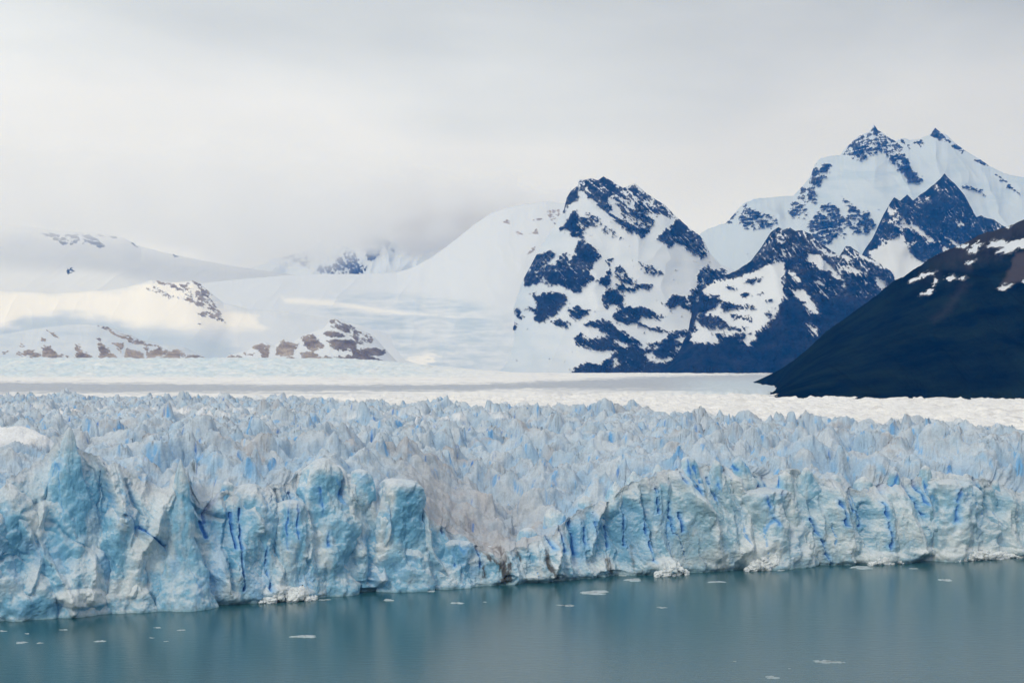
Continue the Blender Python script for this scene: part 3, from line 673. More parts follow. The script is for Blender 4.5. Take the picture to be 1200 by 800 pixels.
# rubble heaps of calved white ice lying against the cliff foot
def rubble(px0, w, h, label, seed, off=3.0):
    Xf, Yf = [float(v) for v in front(np.float32(px0))]; cx = Xf+NX*off; cy = Yf+NY*off; k = cy/F
    rs = np.random.RandomState(seed); VV = []; QQ = []; n0 = 0; CC = []
    for i in range(int(60*w/40)):
        u = rs.uniform(-1, 1); v = rs.uniform(-1, 1)*0.5; hh = (1-u*u)*h*k*rs.uniform(0.0, 1)
        s = rs.uniform(0.9, 2.6)*(1.1-abs(u)*0.5)
        th = np.linspace(0, 2*np.pi, 7, endpoint=False)[None, :]+rs.rand()*6; t = np.linspace(-1, 1, 6)[:, None]
        rad = np.sqrt(np.clip(1-t**2, 0.02, 1))
        P = np.stack([np.cos(th)*rad, np.sin(th)*rad, t+0*th], -1)*s*rs.uniform(.6, 1.3, 3)+rs.uniform(-.25, .25, (6, 7, 3))*s
        P += (u*w*k*0.5, v*6+u*w*k*0.5*0.45, hh)
        idx = np.arange(42).reshape(6, 7); idx = np.concatenate([idx, idx[:, :1]], 1)+n0
        QQ.append(np.stack([idx[:-1, :-1], idx[:-1, 1:], idx[1:, 1:], idx[1:, :-1]], -1).reshape(-1, 4)); VV.append(P.reshape(-1, 3)); n0 += 42
    VV = np.concatenate(VV); c = np.zeros((len(VV), 3), np.float32)+np.array((0.86, 0.91, 0.93), np.float32); c *= rs.uniform(.85, 1.05, (len(VV), 1))
    o = raw_mesh('ice_rubble', VV, np.concatenate(QQ), ICE, None, {'col': c}); o.location = (cx, cy, 0)
    for p in o.data.polygons: p.use_smooth = False
    tag(o, label, 'ice rubble', kind='thing')
rubble(335, 62, 14, 'heap of white calved ice at the foot of the left cliff', 1, 4)
rubble(783, 40, 12, 'heap of white calved ice under the blue-cracked wall', 2, 4)
rubble(890, 50, 16, 'broad heap of white calved ice below the centre right bulge', 3, 6)
rubble(1035, 50, 8, 'low heap of white calved ice left of the right bulge', 4, 4)
rubble(1150, 90, 8, 'long low bank of white calved ice at the right end of the cliff', 6, 4)

# ------------------------------------------------------------------ mountains
def mountain(name, label, sil, Yr, Yb, zb, mat, c0, c1, step=0.75, rowstep=0.8, polys=(), holes=(), amp=1.6, ang=35, relief=60, rscale=300, jag=1.0, gpow=0.85, base=-4.0, seed=0, tintf=None, crag=18, warp=2.2, streak=1.0, islands=(), bias=0.0, stretch=4.5):
    c = np.arange(c0, c1+step, step, dtype=np.float32)
    pr = interp(c, sil)
    top = pr.min(); R = int((HOR-top+12)/rowstep)
    t = np.linspace(0, 1, R).astype(np.float32)[:, None]
    xr = (c-600)/F*Yr
    jg = jag*(fbm(xr/60, xr*0+seed, 5, seed, .6)*1.6)
    kn = max(3, int(26/step)//2*2+1)
    prs = np.convolve(np.pad(pr, kn//2, mode='edge'), np.ones(kn)/kn, mode='valid').astype(np.float32)
    zr = CAMH+(HOR-prs)*Yr/F
    zcrest = (jg+prs-pr)*Yr/F
    zbv = np.full_like(zr, zb) if np.isscalar(zb) else zb(c)
    Y = Yr+(Yb-Yr)*t+np.zeros_like(zr)[None, :]
    zc = np.maximum(zr-zbv, 5)[None, :]
    Z = zbv[None, :]+zc*(1-t**gpow)+zcrest[None, :]*np.exp(-(t/0.10)**1.5)
    X0 = (c-600)[None, :]/F*Y
    # spurs and gullies running down the fall line
    w = fbm(X0/rscale, Z/rscale, 3, seed+1)
    sp = ridged(X0/rscale+0.3*w, Z/(rscale*2.6)+0.2*w, 5, seed+2, .55)-0.5
    fine = fbm(X0/70, Z/70, 6, seed+5, .6)
    sp_hi = sp; sp = ridged(X0/rscale+0.3*w, Z/(rscale*2.6)+0.2*w, 2, seed+2, .4)-0.5
    m = ss(0, .10, t)*1.0
    dY = -(relief*2.0*sp)*m
    dZ = (relief*0.20*sp)*m*(1-t)
    px = 600+X0/(Y+dY)*F; py = HOR-(Z+dZ-CAMH)/(Y+dY)*F
    wx = px+warp*fbm(X0/60, Z/60, 4, seed+11); wy = py+warp*fbm(X0/60, Z/60, 4, seed+15)
    S = np.full(px.shape, base, np.float32)
    for p in polys:
        lvl = p[0]; S = np.maximum(S, np.minimum(sdf_poly(wx, wy, p[1]), lvl))
    for p in holes: S = np.minimum(S, np.maximum(-sdf_poly(wx, wy, p[1]), -p[0]))
    for p in islands: S = np.maximum(S, np.minimum(sdf_poly(wx, wy, p[1]), p[0]))
    ca, sa = math.cos(math.radians(ang)), math.sin(math.radians(ang))
    u = px*ca+py*sa; v = -px*sa+py*ca
    st = fbm(u/(stretch*2.6), v/2.4, 5, seed+21, .7)
    iso = fbm(px/4.5, py/3.2, 5, seed+25, .7)
    lg = fbm(px/13, py/9, 4, seed+28, .6)
    ln = np.exp(-(pn(u/30+0.25*iso, v/5.5+0.15*iso, seed+41)/0.085)**2)*ss(-.25, .15, pn(px/22, py/18, seed+43))
    ln2 = np.exp(-(pn(u/9+0.3*iso, v/16, seed+47)/0.07)**2)*ss(-.1, .25, pn(px/20, py/20, seed+49))
    rock = S+bias+amp*(1.8*st+2.0*iso+1.6*lg-streak*(2.6*ln+1.6*ln2))
    # bare rock stands proud of the snow
    rk = ss(-1, 2, rock)
    dY = dY-rk*(crag*(0.5+0.9*ridged(u/7, v/4, 4, seed+31)+0.6*iso)+relief*1.4*(sp_hi-sp)+relief*0.5*fine)*m
    Y = Y+dY; Z = Z+dZ
    V = np.stack([X0, Y, Z], -1).astype(np.float32)
    tint = tintf(px, py, rock, X0, Z) if tintf else np.zeros(px.shape, np.float32)
    # far side of the ridge
    nb = 14; tb = np.linspace(1, 1/nb, nb).astype(np.float32)[:, None]
    B = np.stack([(V[0, :, 0])[None, :]+0*tb, Yr+tb*(Yr-Yb)*0.7+0*zr[None, :], V[0, :, 2][None, :]-tb**0.9*zc*0.9], -1).astype(np.float32)
    V = np.concatenate([B, V]); rock = np.concatenate([np.repeat(rock[:1], nb, 0), rock]); tint = np.concatenate([np.repeat(tint[:1], nb, 0), tint])
    o = grid_mesh(name, V, mat, None, {'rock': rock, 'tint': tint}, flip=True)
    tag(o, label, kind='structure')
    return o

# --- central dark peak
B1 = [(4, [(661, 252), (662, 240), (663, 233), (667.5, 225.5), (678, 219.5), (678, 230), (673, 236), (666, 243)]),
 (1.6, [(690, 210), (694, 207), (702, 211), (703, 207), (707, 205), (711, 208), (720, 214), (730, 219), (727, 226), (720, 229), (712, 232), (712, 238), (716, 245), (712, 250), (704, 243), (696, 235), (688, 228), (680, 221), (677, 212)]),
 (4, [(694, 209), (702, 211), (707, 206), (711, 208), (722, 216), (729, 221), (722, 226), (712, 226), (704, 219)]),
 (4, [(673.5, 247), (679.5, 254), (678, 263), (684, 269), (682.5, 278), (670, 278), (667, 272), (655, 270), (660, 263)]),
 (.8, [(687, 251), (702, 257), (704, 262), (699, 265), (690, 260)]), (.9, [(702, 264), (714, 269), (722, 275), (729, 281), (722, 278), (709, 273)]), (.3, [(676, 252), (690, 258), (694, 268), (684, 264)]),
 (3, [(715, 251), (719, 251), (730, 258), (743, 266), (760, 269), (762, 272), (752, 277), (745, 270), (736, 273), (727, 263)]),
 (.25, [(728, 219), (748, 217), (760, 227), (778, 240), (792, 255), (784, 257), (775, 251), (766, 257), (762, 268), (745, 264), (730, 254), (727, 243), (718, 232)]),
 (3, [(736, 219), (748, 218), (752, 225), (742, 229)]), (2, [(745, 245), (763, 241), (779, 248), (776, 252), (760, 248)]), (1.2, [(732, 240), (745, 247), (752, 258), (740, 256)]),
 (1.2, [(770, 279), (782, 269), (797, 257), (811, 270), (820, 275), (824, 282), (829, 297), (821, 302), (808, 294), (803, 287), (791, 284), (784, 290)]), (4, [(784, 270), (797, 258), (809, 270), (800, 278), (788, 280)]),
 (1.3, [(615, 316), (622, 306), (634, 297), (645, 291), (650, 297), (642, 308), (650, 312), (656, 300), (664, 296), (668, 305), (672, 300), (676, 290), (681, 281), (690, 286), (702, 291), (704, 299), (700, 304), (694, 312), (692, 320), (697, 327), (687, 333), (680, 341), (672, 342), (662, 338), (655, 335), (648, 334), (638, 332), (632, 330), (624, 332), (616, 336), (614, 328)]),
 (4, [(676, 296), (684, 288), (703, 297), (698, 305), (690, 308), (680, 305)]), (4, [(640, 318), (660, 316), (690, 314), (695, 327), (682, 338), (668, 340), (650, 334), (638, 328)]), (3, [(658, 300), (664, 298), (667, 312), (657, 314)]),
 (4, [(622, 342), (630, 345), (645, 342), (660, 345), (666, 354), (660, 356), (654, 366), (645, 372), (634, 380), (625, 374), (630, 369), (616, 363), (622, 359), (630, 362), (628, 354)]),
 (4, [(582, 360), (589, 362), (597, 369), (594, 373), (585, 368)]), (4, [(599, 364), (606, 362), (613, 373), (606, 373)]), (4, [(586, 376), (595, 376), (606, 381), (603, 385), (592, 385)]),
 (4, [(664, 363), (675, 358), (690, 364), (685, 370), (675, 375), (667, 371)]), (2, [(646, 377), (656, 373), (669, 380), (664, 383)]), (4, [(707, 350), (709, 339), (720, 339), (733, 348), (728, 355), (718, 358), (708, 362)]),
 (2, [(699, 330), (712, 322), (716, 317), (715, 330), (710, 336), (702, 333)]), (4, [(721, 333), (730, 333), (743, 340), (728, 341), (720, 340)]), (4, [(745, 332), (756, 333), (763, 335), (755, 339), (745, 337)]),
 (1, [(721, 318), (727, 310), (732, 317), (738, 327), (748, 330), (740, 335), (728, 331), (722, 326)]), (1, [(709, 306), (716, 304), (713, 310)]), (.6, [(750, 308), (760, 312), (774, 317), (775, 322), (762, 322), (752, 315)]),
 (3, [(725, 357), (745, 360), (760, 361), (764, 365), (778, 373), (769, 375), (752, 371), (749, 377), (760, 382), (785, 388), (793, 390), (775, 390), (752, 387), (740, 380), (722, 378), (716, 371), (722, 363)]),
 (2.2, [(776, 356), (790, 347), (805, 347), (817, 333), (825, 329), (850, 322), (862, 322), (850, 330), (835, 335), (822, 340), (840, 345), (842, 356), (830, 363), (815, 366), (805, 364), (795, 357), (785, 362)]),
 (1.5, [(817, 333), (820, 318), (828, 312), (836, 318), (850, 316), (850, 324), (826, 331)]),
 (4, [(688, 376), (700, 374), (715, 378), (737, 392), (752, 404), (775, 401), (784, 390), (805, 387), (817, 392), (829, 401), (850, 397), (900, 392), (900, 450), (660, 450), (669, 433), (680, 427), (700, 427), (715, 415), (722, 411), (715, 409), (695, 410), (676, 403), (672, 395), (680, 392), (690, 397), (705, 396), (712, 393), (700, 385), (686, 381)])]
B1h = [(3, [(690, 391), (703, 390), (712, 394), (700, 398)]), (3, [(690, 412), (700, 409), (719, 413), (715, 420), (702, 424), (690, 426), (682, 420)]), (2.5, [(714, 371), (724, 379), (745, 380), (762, 385), (778, 391), (773, 401), (765, 404), (752, 402), (742, 394), (730, 386), (717, 379)]),
 (2, [(720, 399), (738, 404), (743, 403), (735, 408), (726, 403)]), (2, [(748, 404), (760, 403), (774, 407), (765, 410), (750, 406)]), (2, [(754, 414), (763, 413), (768, 418), (786, 420), (785, 424), (766, 424), (756, 420)]), (2, [(718, 418), (722, 419), (727, 426), (719, 429)]), (1.5, [(790, 398), (802, 394), (799, 401)]),
 (1.5, [(795, 420), (812, 408), (818, 402), (826, 413), (812, 412), (798, 423)]), (2, [(812, 391), (828, 400), (840, 404), (832, 396), (850, 400), (850, 392), (830, 390)]), (1.5, [(793, 409), (806, 404), (812, 407), (800, 411)])]
def b1_tint(px, py, rock, X, Z): return np.where(rock > -.5, 0.15*ss(.1, .6, fbm(X/90, Z/120, 4, 71)), 0.42*ss(690, 600, px)+0.22+0.25*fbm(px/30, py/12, 4, 72))  # left snow darkened in colour to offset the sun on this steeper side
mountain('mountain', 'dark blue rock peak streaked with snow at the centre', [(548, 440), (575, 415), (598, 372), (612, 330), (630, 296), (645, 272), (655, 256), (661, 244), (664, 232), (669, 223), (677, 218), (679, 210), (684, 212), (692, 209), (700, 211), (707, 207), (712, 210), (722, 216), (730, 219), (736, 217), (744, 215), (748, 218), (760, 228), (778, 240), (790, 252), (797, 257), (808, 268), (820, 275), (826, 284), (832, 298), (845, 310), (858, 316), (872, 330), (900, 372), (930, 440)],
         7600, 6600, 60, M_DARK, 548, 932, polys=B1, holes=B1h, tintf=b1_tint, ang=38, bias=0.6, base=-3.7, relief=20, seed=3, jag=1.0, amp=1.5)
# --- lower dark ridge to its right
B2h = [(4, [(823, 338), (845, 329), (875, 323), (895, 315), (908, 306), (919, 310), (918, 322), (914, 332), (918, 345), (912, 360), (905, 372), (893, 385), (880, 393), (870, 392), (850, 391), (835, 392), (818, 390), (812, 380), (818, 370), (835, 362), (846, 352), (837, 349), (826, 345)]),
 (3, [(812, 388), (835, 391), (842, 396), (840, 402), (822, 402), (810, 398)]), (2.6, [(870, 388), (886, 388), (884, 398), (876, 404), (868, 398)]), (3, [(945, 296), (960, 300), (975, 314), (988, 327), (978, 325), (960, 313), (948, 305)]), (3, [(930, 341), (942, 339), (950, 350), (955, 360), (960, 368), (952, 366), (942, 355), (932, 348)]),
 (2, [(1025, 324), (1036, 328), (1038, 338), (1034, 342), (1026, 334)]), (1.6, [(952, 285), (966, 292), (985, 303), (975, 301), (960, 293)]), (1.6, [(988, 312), (1000, 315), (1006, 320), (996, 320)]), (1.6, [(975, 290), (990, 300), (998, 303), (988, 303)]), (1.6, [(945, 378), (950, 380), (956, 391), (952, 390)]), (1.6, [(914, 323), (919, 324), (918, 330), (914, 329)]), (1.6, [(924, 318), (938, 327), (936, 329), (925, 322)]),
 (1.2, [(1005, 297), (1030, 308), (1034, 313), (1015, 306)]), (1.4, [(952, 330), (964, 331), (966, 334)]), (1.6, [(985, 333), (990, 333), (990, 337), (985, 336)])]
B2p = [(2.2, [(818, 366), (836, 368), (850, 378), (846, 386), (826, 384), (812, 376)]), (2.0, [(866, 345), (876, 341), (880, 346), (870, 350)]), (2, [(842, 388), (862, 392), (880, 390), (870, 399), (850, 398)]), (1.8, [(895, 368), (906, 362), (902, 372)]), (1.8, [(872, 331), (886, 326), (882, 334)]), (2.6, [(845, 352), (855, 356), (880, 357), (886, 362), (870, 364), (856, 362), (846, 366), (842, 360)]), (2, [(855, 368), (882, 373), (880, 377), (860, 374)]), (2, [(848, 380), (862, 382), (868, 387), (852, 387)]), (2, [(870, 380), (875, 383), (872, 389)]), (1.5, [(852, 336), (864, 337), (860, 340)]), (2, [(886, 343), (894, 344), (890, 348)]), (1.5, [(884, 330), (893, 325), (890, 332)]), (2, [(820, 347), (840, 352), (842, 358), (828, 362), (820, 360)]), (1.6, [(890, 350), (905, 351), (898, 354)]), (1.5, [(826, 345), (842, 345), (840, 349)])]
def mountain2():
    S0 = [(8, [(760, 470), (760, 350), (1170, 340), (1170, 470)]), (2.0, [(760, 360), (760, 250), (1170, 230), (1170, 360)]), (3.5, [(760, 360), (800, 330), (900, 300), (1000, 320), (1170, 330), (1170, 360)])]
    # base full rock, snow holes, then rock islands put back: islands as negative holes handled by order
    return S0
_old = sdf_poly
def b2_tint(px, py, rock, X, Z): return 0.25*ss(0.0, .6, fbm(X/140, Z/200, 4, 77))*ss(250, 310, py)*ss(400, 360, py)
mountain('mountain', 'lower dark ridge with a snowfield on its left flank', [(770, 440), (800, 380), (822, 335), (845, 324), (862, 318), (880, 305), (892, 290), (903, 272), (912, 266), (918, 269), (925, 266), (932, 271), (940, 270), (950, 274), (958, 284), (972, 292), (984, 300), (991, 288), (997, 289), (1008, 298), (1025, 305), (1040, 318), (1052, 332), (1075, 352), (1110, 390), (1150, 440)],
         7100, 6300, 60, M_DARK, 770, 1150, polys=mountain2(), holes=B2h, islands=B2p, ang=50, relief=60, seed=23, jag=0.9, amp=1.5, tintf=b2_tint)
# --- dark triangular peak
B4h = [(4, [(1018, 296), (1035, 287), (1052, 278), (1058, 275), (1062, 285), (1068, 300), (1074, 306), (1090, 310), (1082, 322), (1070, 345), (1052, 340), (1046, 322), (1036, 314), (1024, 306)]), (2.2, [(1064, 257), (1075, 266), (1094, 283), (1088, 284), (1075, 274), (1066, 264)]), (1.8, [(1108, 279), (1125, 286), (1117, 287)]), (1.4, [(1100, 288), (1112, 293), (1106, 293)]), (.9, [(1120, 263), (1128, 262), (1126, 267)]), (1.5, [(1030, 280), (1040, 287), (1036, 290)]), (.2, [(1040, 240), (1052, 250), (1062, 262), (1058, 272), (1045, 260)]), (1.2, [(1084, 231), (1089, 233), (1086, 235)])]
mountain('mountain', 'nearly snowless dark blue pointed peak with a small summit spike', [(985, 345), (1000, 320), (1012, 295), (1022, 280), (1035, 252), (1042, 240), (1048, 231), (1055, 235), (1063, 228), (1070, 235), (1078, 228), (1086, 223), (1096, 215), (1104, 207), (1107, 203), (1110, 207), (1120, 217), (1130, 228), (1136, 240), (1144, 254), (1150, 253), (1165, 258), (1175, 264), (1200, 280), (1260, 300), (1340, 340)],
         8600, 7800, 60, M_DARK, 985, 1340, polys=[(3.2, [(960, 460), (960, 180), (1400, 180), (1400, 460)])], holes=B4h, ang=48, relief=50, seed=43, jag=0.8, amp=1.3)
# --- high snowy massif behind
B3 = [(.5, [(988, 180), (1006, 160), (1020, 155), (1022, 147), (1026, 146), (1032, 153), (1048, 166), (1056, 172), (1062, 183), (1050, 186), (1042, 184), (1034, 177), (1025, 178), (1018, 184), (1000, 188)]), (4, [(1019, 155), (1024, 147), (1030, 154)]), (1.2, [(992, 175), (1004, 165), (1020, 166), (1024, 176), (1016, 182), (998, 182)]),
 (2.5, [(1048, 182), (1060, 180), (1068, 198), (1081, 212), (1076, 215), (1065, 215), (1058, 202)]), (1.0, [(1035, 178), (1050, 186), (1060, 206), (1048, 195)]), (1.2, [(956, 192), (975, 194), (968, 205), (962, 218), (948, 215), (952, 203)]), (.4, [(940, 222), (955, 220), (955, 236), (945, 238), (930, 252), (928, 240)]), (1.0, [(945, 222), (955, 222), (954, 236), (944, 232)]),
 (.9, [(870, 240), (876, 236), (880, 246), (897, 252), (905, 258), (890, 256), (878, 262), (868, 262)]), (.1, [(866, 250), (885, 250), (910, 256), (905, 268), (885, 268), (872, 266)]), (.2, [(925, 245), (945, 240), (945, 256), (928, 254)]),
 (1.0, [(950, 258), (962, 242), (972, 238), (982, 248), (994, 262), (986, 272), (974, 282), (966, 290), (956, 282), (946, 266)]), (1.2, [(986, 232), (994, 236), (1004, 248), (996, 248)]), (1.0, [(1004, 248), (1018, 250), (1026, 262), (1018, 274), (1000, 272), (990, 262), (985, 268), (978, 262), (990, 256)]), (2, [(982, 275), (990, 276), (988, 279)]),
 (1.5, [(1069, 165), (1080, 163), (1084, 170), (1078, 173)]), (1.4, [(1090, 158), (1097, 151), (1105, 157), (1112, 163), (1131, 176), (1128, 178), (1110, 167), (1094, 160)]), (1.8, [(1118, 171), (1126, 176), (1124, 179)]), (1.6, [(1128, 217), (1150, 222), (1153, 227), (1132, 222)]), (.6, [(1140, 186), (1160, 193), (1152, 193)]), (.4, [(1168, 205), (1180, 214), (1194, 228), (1184, 222)]), (.6, [(1054, 162), (1064, 168), (1066, 173), (1058, 168)]), (1, [(848, 262), (856, 256), (866, 248), (858, 262)])]
def b3_tint(px, py, rock, X, Z): return np.clip(0.72-0.1*rock*0, 0, 1)*ss(.2, -.2, rock)+0.28*ss(0.05, .6, fbm(px/40, py/10, 4, 66)+0.2)*ss(180, 200, py)*ss(255, 235, py)  # even part of the tint: cloud shade painted on the massif's snow
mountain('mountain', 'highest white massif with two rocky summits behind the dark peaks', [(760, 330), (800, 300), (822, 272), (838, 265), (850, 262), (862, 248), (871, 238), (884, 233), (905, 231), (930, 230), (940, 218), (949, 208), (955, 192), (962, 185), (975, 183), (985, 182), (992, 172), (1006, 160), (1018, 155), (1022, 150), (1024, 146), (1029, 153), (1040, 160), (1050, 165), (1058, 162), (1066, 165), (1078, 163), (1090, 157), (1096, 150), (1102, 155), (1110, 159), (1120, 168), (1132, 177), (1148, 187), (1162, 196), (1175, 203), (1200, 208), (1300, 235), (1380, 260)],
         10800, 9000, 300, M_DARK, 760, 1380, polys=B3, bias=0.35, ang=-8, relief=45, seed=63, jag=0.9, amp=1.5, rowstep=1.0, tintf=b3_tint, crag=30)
# --- near forested hill
HA = [(900, 462), (903, 457), (912, 446), (930, 424), (960, 396), (1000, 366), (1050, 329), (1100, 297), (1150, 275), (1185, 263), (1200, 257), (1260, 232), (1340, 205), (1450, 180), (1600, 178), (1760, 215), (1900, 290), (2050, 400), (2120, 462)]
HAs = [(4, [(1066, 330), (1078, 322), (1095, 317), (1094, 321), (1080, 325), (1070, 330)]), (4, [(1077, 345), (1090, 340), (1094, 341), (1088, 346)]), (4, [(1121, 290), (1130, 286), (1134, 288), (1130, 291)]), (4, [(1133, 294), (1140, 289), (1147, 283), (1151, 286), (1144, 291), (1142, 296), (1134, 297)]),
       (4, [(1152, 291), (1165, 282), (1175, 279), (1178, 285), (1190, 281), (1210, 279), (1210, 290), (1190, 292), (1182, 296), (1168, 296), (1175, 290), (1162, 289)]), (4, [(1169, 338), (1176, 334), (1186, 331), (1184, 336), (1175, 341)]), (3, [(1106, 326), (1116, 322), (1121, 327), (1114, 329)]), (3, [(1122, 326), (1130, 324), (1126, 328)]), (3, [(1180, 263), (1190, 260), (1183, 267)]), (3, [(1198, 328), (1206, 326), (1202, 332)]), (2, [(1130, 309), (1144, 304), (1136, 310)]), (2, [(1096, 324), (1098, 330), (1094, 336)])]
def ha_tint(px, py, rock, X, Z):
    rp = interp(px, HA); dd = py-rp
    b = ss(46, 6, dd+22*fbm(px/14, py/22, 5, 5, .6))*ss(1060, 1140, px)*0.36
    b = np.maximum(b, 0.75*ss(-3, 3, sdf_poly(px+3*fbm(px/8, py/8, 3, 9), py, [(1190, 297), (1215, 292), (1215, 325), (1172, 335), (1180, 318)])))
    b = np.maximum(b, 0.22*ss(-6, 6, sdf_poly(px+3*fbm(px/8, py/8, 3, 9), py, [(1128, 330), (1136, 334), (1112, 365), (1094, 378), (1090, 374), (1108, 358)])))
    return b
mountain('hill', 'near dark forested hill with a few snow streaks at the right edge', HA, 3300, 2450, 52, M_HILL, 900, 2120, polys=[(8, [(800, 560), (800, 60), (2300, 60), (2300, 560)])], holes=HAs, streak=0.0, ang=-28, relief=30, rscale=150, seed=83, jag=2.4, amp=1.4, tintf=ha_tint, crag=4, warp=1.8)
print('right mountains', round(time.time()-T0, 1))
# --- saddle and icefall
def ice_tint(px, py, rock, X, Z):
    n = fbm(px/60, py/7, 5, 91)+0.6*fbm(px/14, py/3.5, 4, 93)
    z1 = ss(-10, 8, sdf_poly(px+20*n, py+3*n, [(400, 345), (470, 348), (560, 356), (600, 370), (640, 400), (650, 436), (460, 436), (455, 410), (420, 380), (380, 372)], 12))
    sun_patch = 0.9*ss(-5, 5, sdf_poly(px+14*n, py+2*n, [(462, 436), (480, 418), (510, 412), (505, 424), (485, 436)], 8))+0.7*ss(-3, 3, sdf_poly(px+10*n, py+1.5*n, [(330, 348), (390, 352), (450, 362), (540, 372), (440, 366), (380, 358), (330, 354)], 8))  # sun patches on the icefall, painted as whiter snow
    return np.clip(z1*(0.42+0.8*n)*(rock < -.5)*(1-0.5*ss(540, 620, px)), 0, .9)*(1-sun_patch)-sun_patch
mountain('icefall', 'pale blue-white icefall descending from the cloudy saddle', [(150, 345), (250, 330), (330, 323), (380, 321), (430, 321), (465, 319), (485, 313), (505, 302), (530, 284), (556, 263), (575, 250), (592, 244), (612, 240), (640, 236), (680, 240), (760, 260), (800, 300)],
         9600, 6700, 62, M_PALE, 150, 800, step=0.9, rowstep=0.8, polys=[(.7, [(588, 261), (594, 258), (598, 262)]), (.5, [(600, 270), (614, 274), (606, 276)]), (1.0, [(620, 274), (630, 268), (632, 273)]), (.3, [(624, 258), (636, 255), (630, 260)]), (.8, [(646, 258), (652, 262), (650, 268)]), (.5, [(619, 298), (626, 289), (626, 294)]), (.2, [(640, 248), (656, 246), (654, 256), (646, 258)])],
         ang=20, relief=22, seed=103, jag=0.25, amp=1.0, tintf=ice_tint, crag=10, gpow=1.0)
# --- cloud-capped mountain beyond the saddle
E = [(1.2, [(409, 268), (433, 262), (449, 271), (463, 295), (455, 293), (449, 286), (441, 303), (431, 307), (423, 284), (412, 278)]), (.4, [(484, 273), (503, 284), (529, 281), (519, 289), (490, 282)]), (1.0, [(372, 312), (388, 311), (400, 300), (407, 290), (418, 300), (430, 310), (426, 322), (400, 324), (372, 318)]), (.2, [(310, 282), (340, 288), (358, 298), (362, 312), (340, 304), (312, 292)]), (.8, [(440, 290), (447, 292), (444, 304)])]
mountain('mountain', 'faint blue-grey mountain whose top is lost in cloud', [(230, 330), (290, 316), (320, 304), (360, 294), (400, 264), (430, 246), (455, 240), (480, 246), (510, 262), (540, 258), (580, 250), (620, 244), (680, 260), (720, 300)], 13500, 11500, 300, M_DARK, 230, 720, step=1.0, rowstep=1.0, polys=E, tintf=lambda a, b, c, d, e: a*0+0.25, ang=60, relief=110, seed=123, jag=1.5, amp=1.6)
# --- big left snow mountain
L1 = [(.9, [(48, 272), (70, 275), (94, 275), (89, 285), (74, 286), (60, 281)]), (1.4, [(96, 275), (102, 273), (110, 279), (124, 287), (118, 290), (100, 285)]), (.6, [(112, 273), (142, 278), (124, 280)]), (1.2, [(154, 283), (168, 292), (160, 290)]), (1.2, [(76, 314), (84, 313), (91, 317), (82, 320)]), (.8, [(203, 297), (210, 300), (206, 302)])]
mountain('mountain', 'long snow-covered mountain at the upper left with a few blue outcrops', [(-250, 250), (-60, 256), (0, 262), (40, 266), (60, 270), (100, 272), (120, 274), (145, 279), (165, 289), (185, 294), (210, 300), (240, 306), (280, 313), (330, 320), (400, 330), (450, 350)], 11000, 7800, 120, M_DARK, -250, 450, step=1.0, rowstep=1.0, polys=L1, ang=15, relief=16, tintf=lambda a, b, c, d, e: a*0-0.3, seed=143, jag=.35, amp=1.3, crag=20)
# --- left nunatak ridge
L2 = [(1.6, [(177, 329), (192, 330), (196, 334), (184, 332)]), (2, [(225, 329), (233, 331), (249, 345), (239, 344), (230, 337)]), (.4, [(171, 338), (183, 336), (200, 346), (214, 350), (205, 351), (191, 346)]), (.15, [(196, 332), (222, 332), (216, 340), (200, 338)]), (.6, [(216, 336), (239, 343), (248, 353), (260, 370), (263, 378), (245, 372), (231, 367), (243, 362), (224, 355), (216, 349)]), (1.4, [(243, 356), (252, 362), (264, 377), (256, 375)]), (2, [(233, 379), (238, 380), (236, 382)]), (1.2, [(257, 343), (270, 348), (262, 347)])]
def l2_tint(a, b, c, d, e):
    wa = a+18*fbm(a/45, b/12, 4, 6); wb = b+5*fbm(a/50, b/14, 4, 7)
    shaded = 0.75*ss(-14, 10, sdf_poly(wa, wb, [(20, 374), (60, 368), (110, 374), (160, 386), (205, 394), (260, 402), (300, 440), (-20, 440), (-20, 387)], 14))+0.2*fbm(a/60, b/10, 4, 9)  # unlit lower slope, its shade painted as bluer snow
    sun_patch = ss(-8, 7, sdf_poly(wa, wb, [(-260, 338), (60, 342), (150, 340), (178, 328), (232, 330), (262, 362), (300, 372), (310, 386), (220, 384), (150, 378), (80, 366), (30, 372), (10, 382), (-260, 380)], 10))  # sunlit strip of the ridge, painted as warmer, whiter snow
    return np.where(c > -.5, 0, np.clip(shaded, 0, .8)*(1-sun_patch)-sun_patch)
mountain('hill', 'sunlit snowy ridge with brown rock showing through on the left', [(-250, 330), (0, 340), (60, 343), (120, 340), (150, 336), (178, 328), (200, 331), (226, 329), (235, 333), (250, 346), (262, 355), (290, 362), (340, 366), (420, 380), (480, 400), (520, 425)], 7600, 6700, 90, M_PALE, -250, 520, step=0.9, rowstep=.8, polys=L2, ang=28, relief=16, tintf=l2_tint, seed=163, jag=.35, amp=1.3, crag=10)
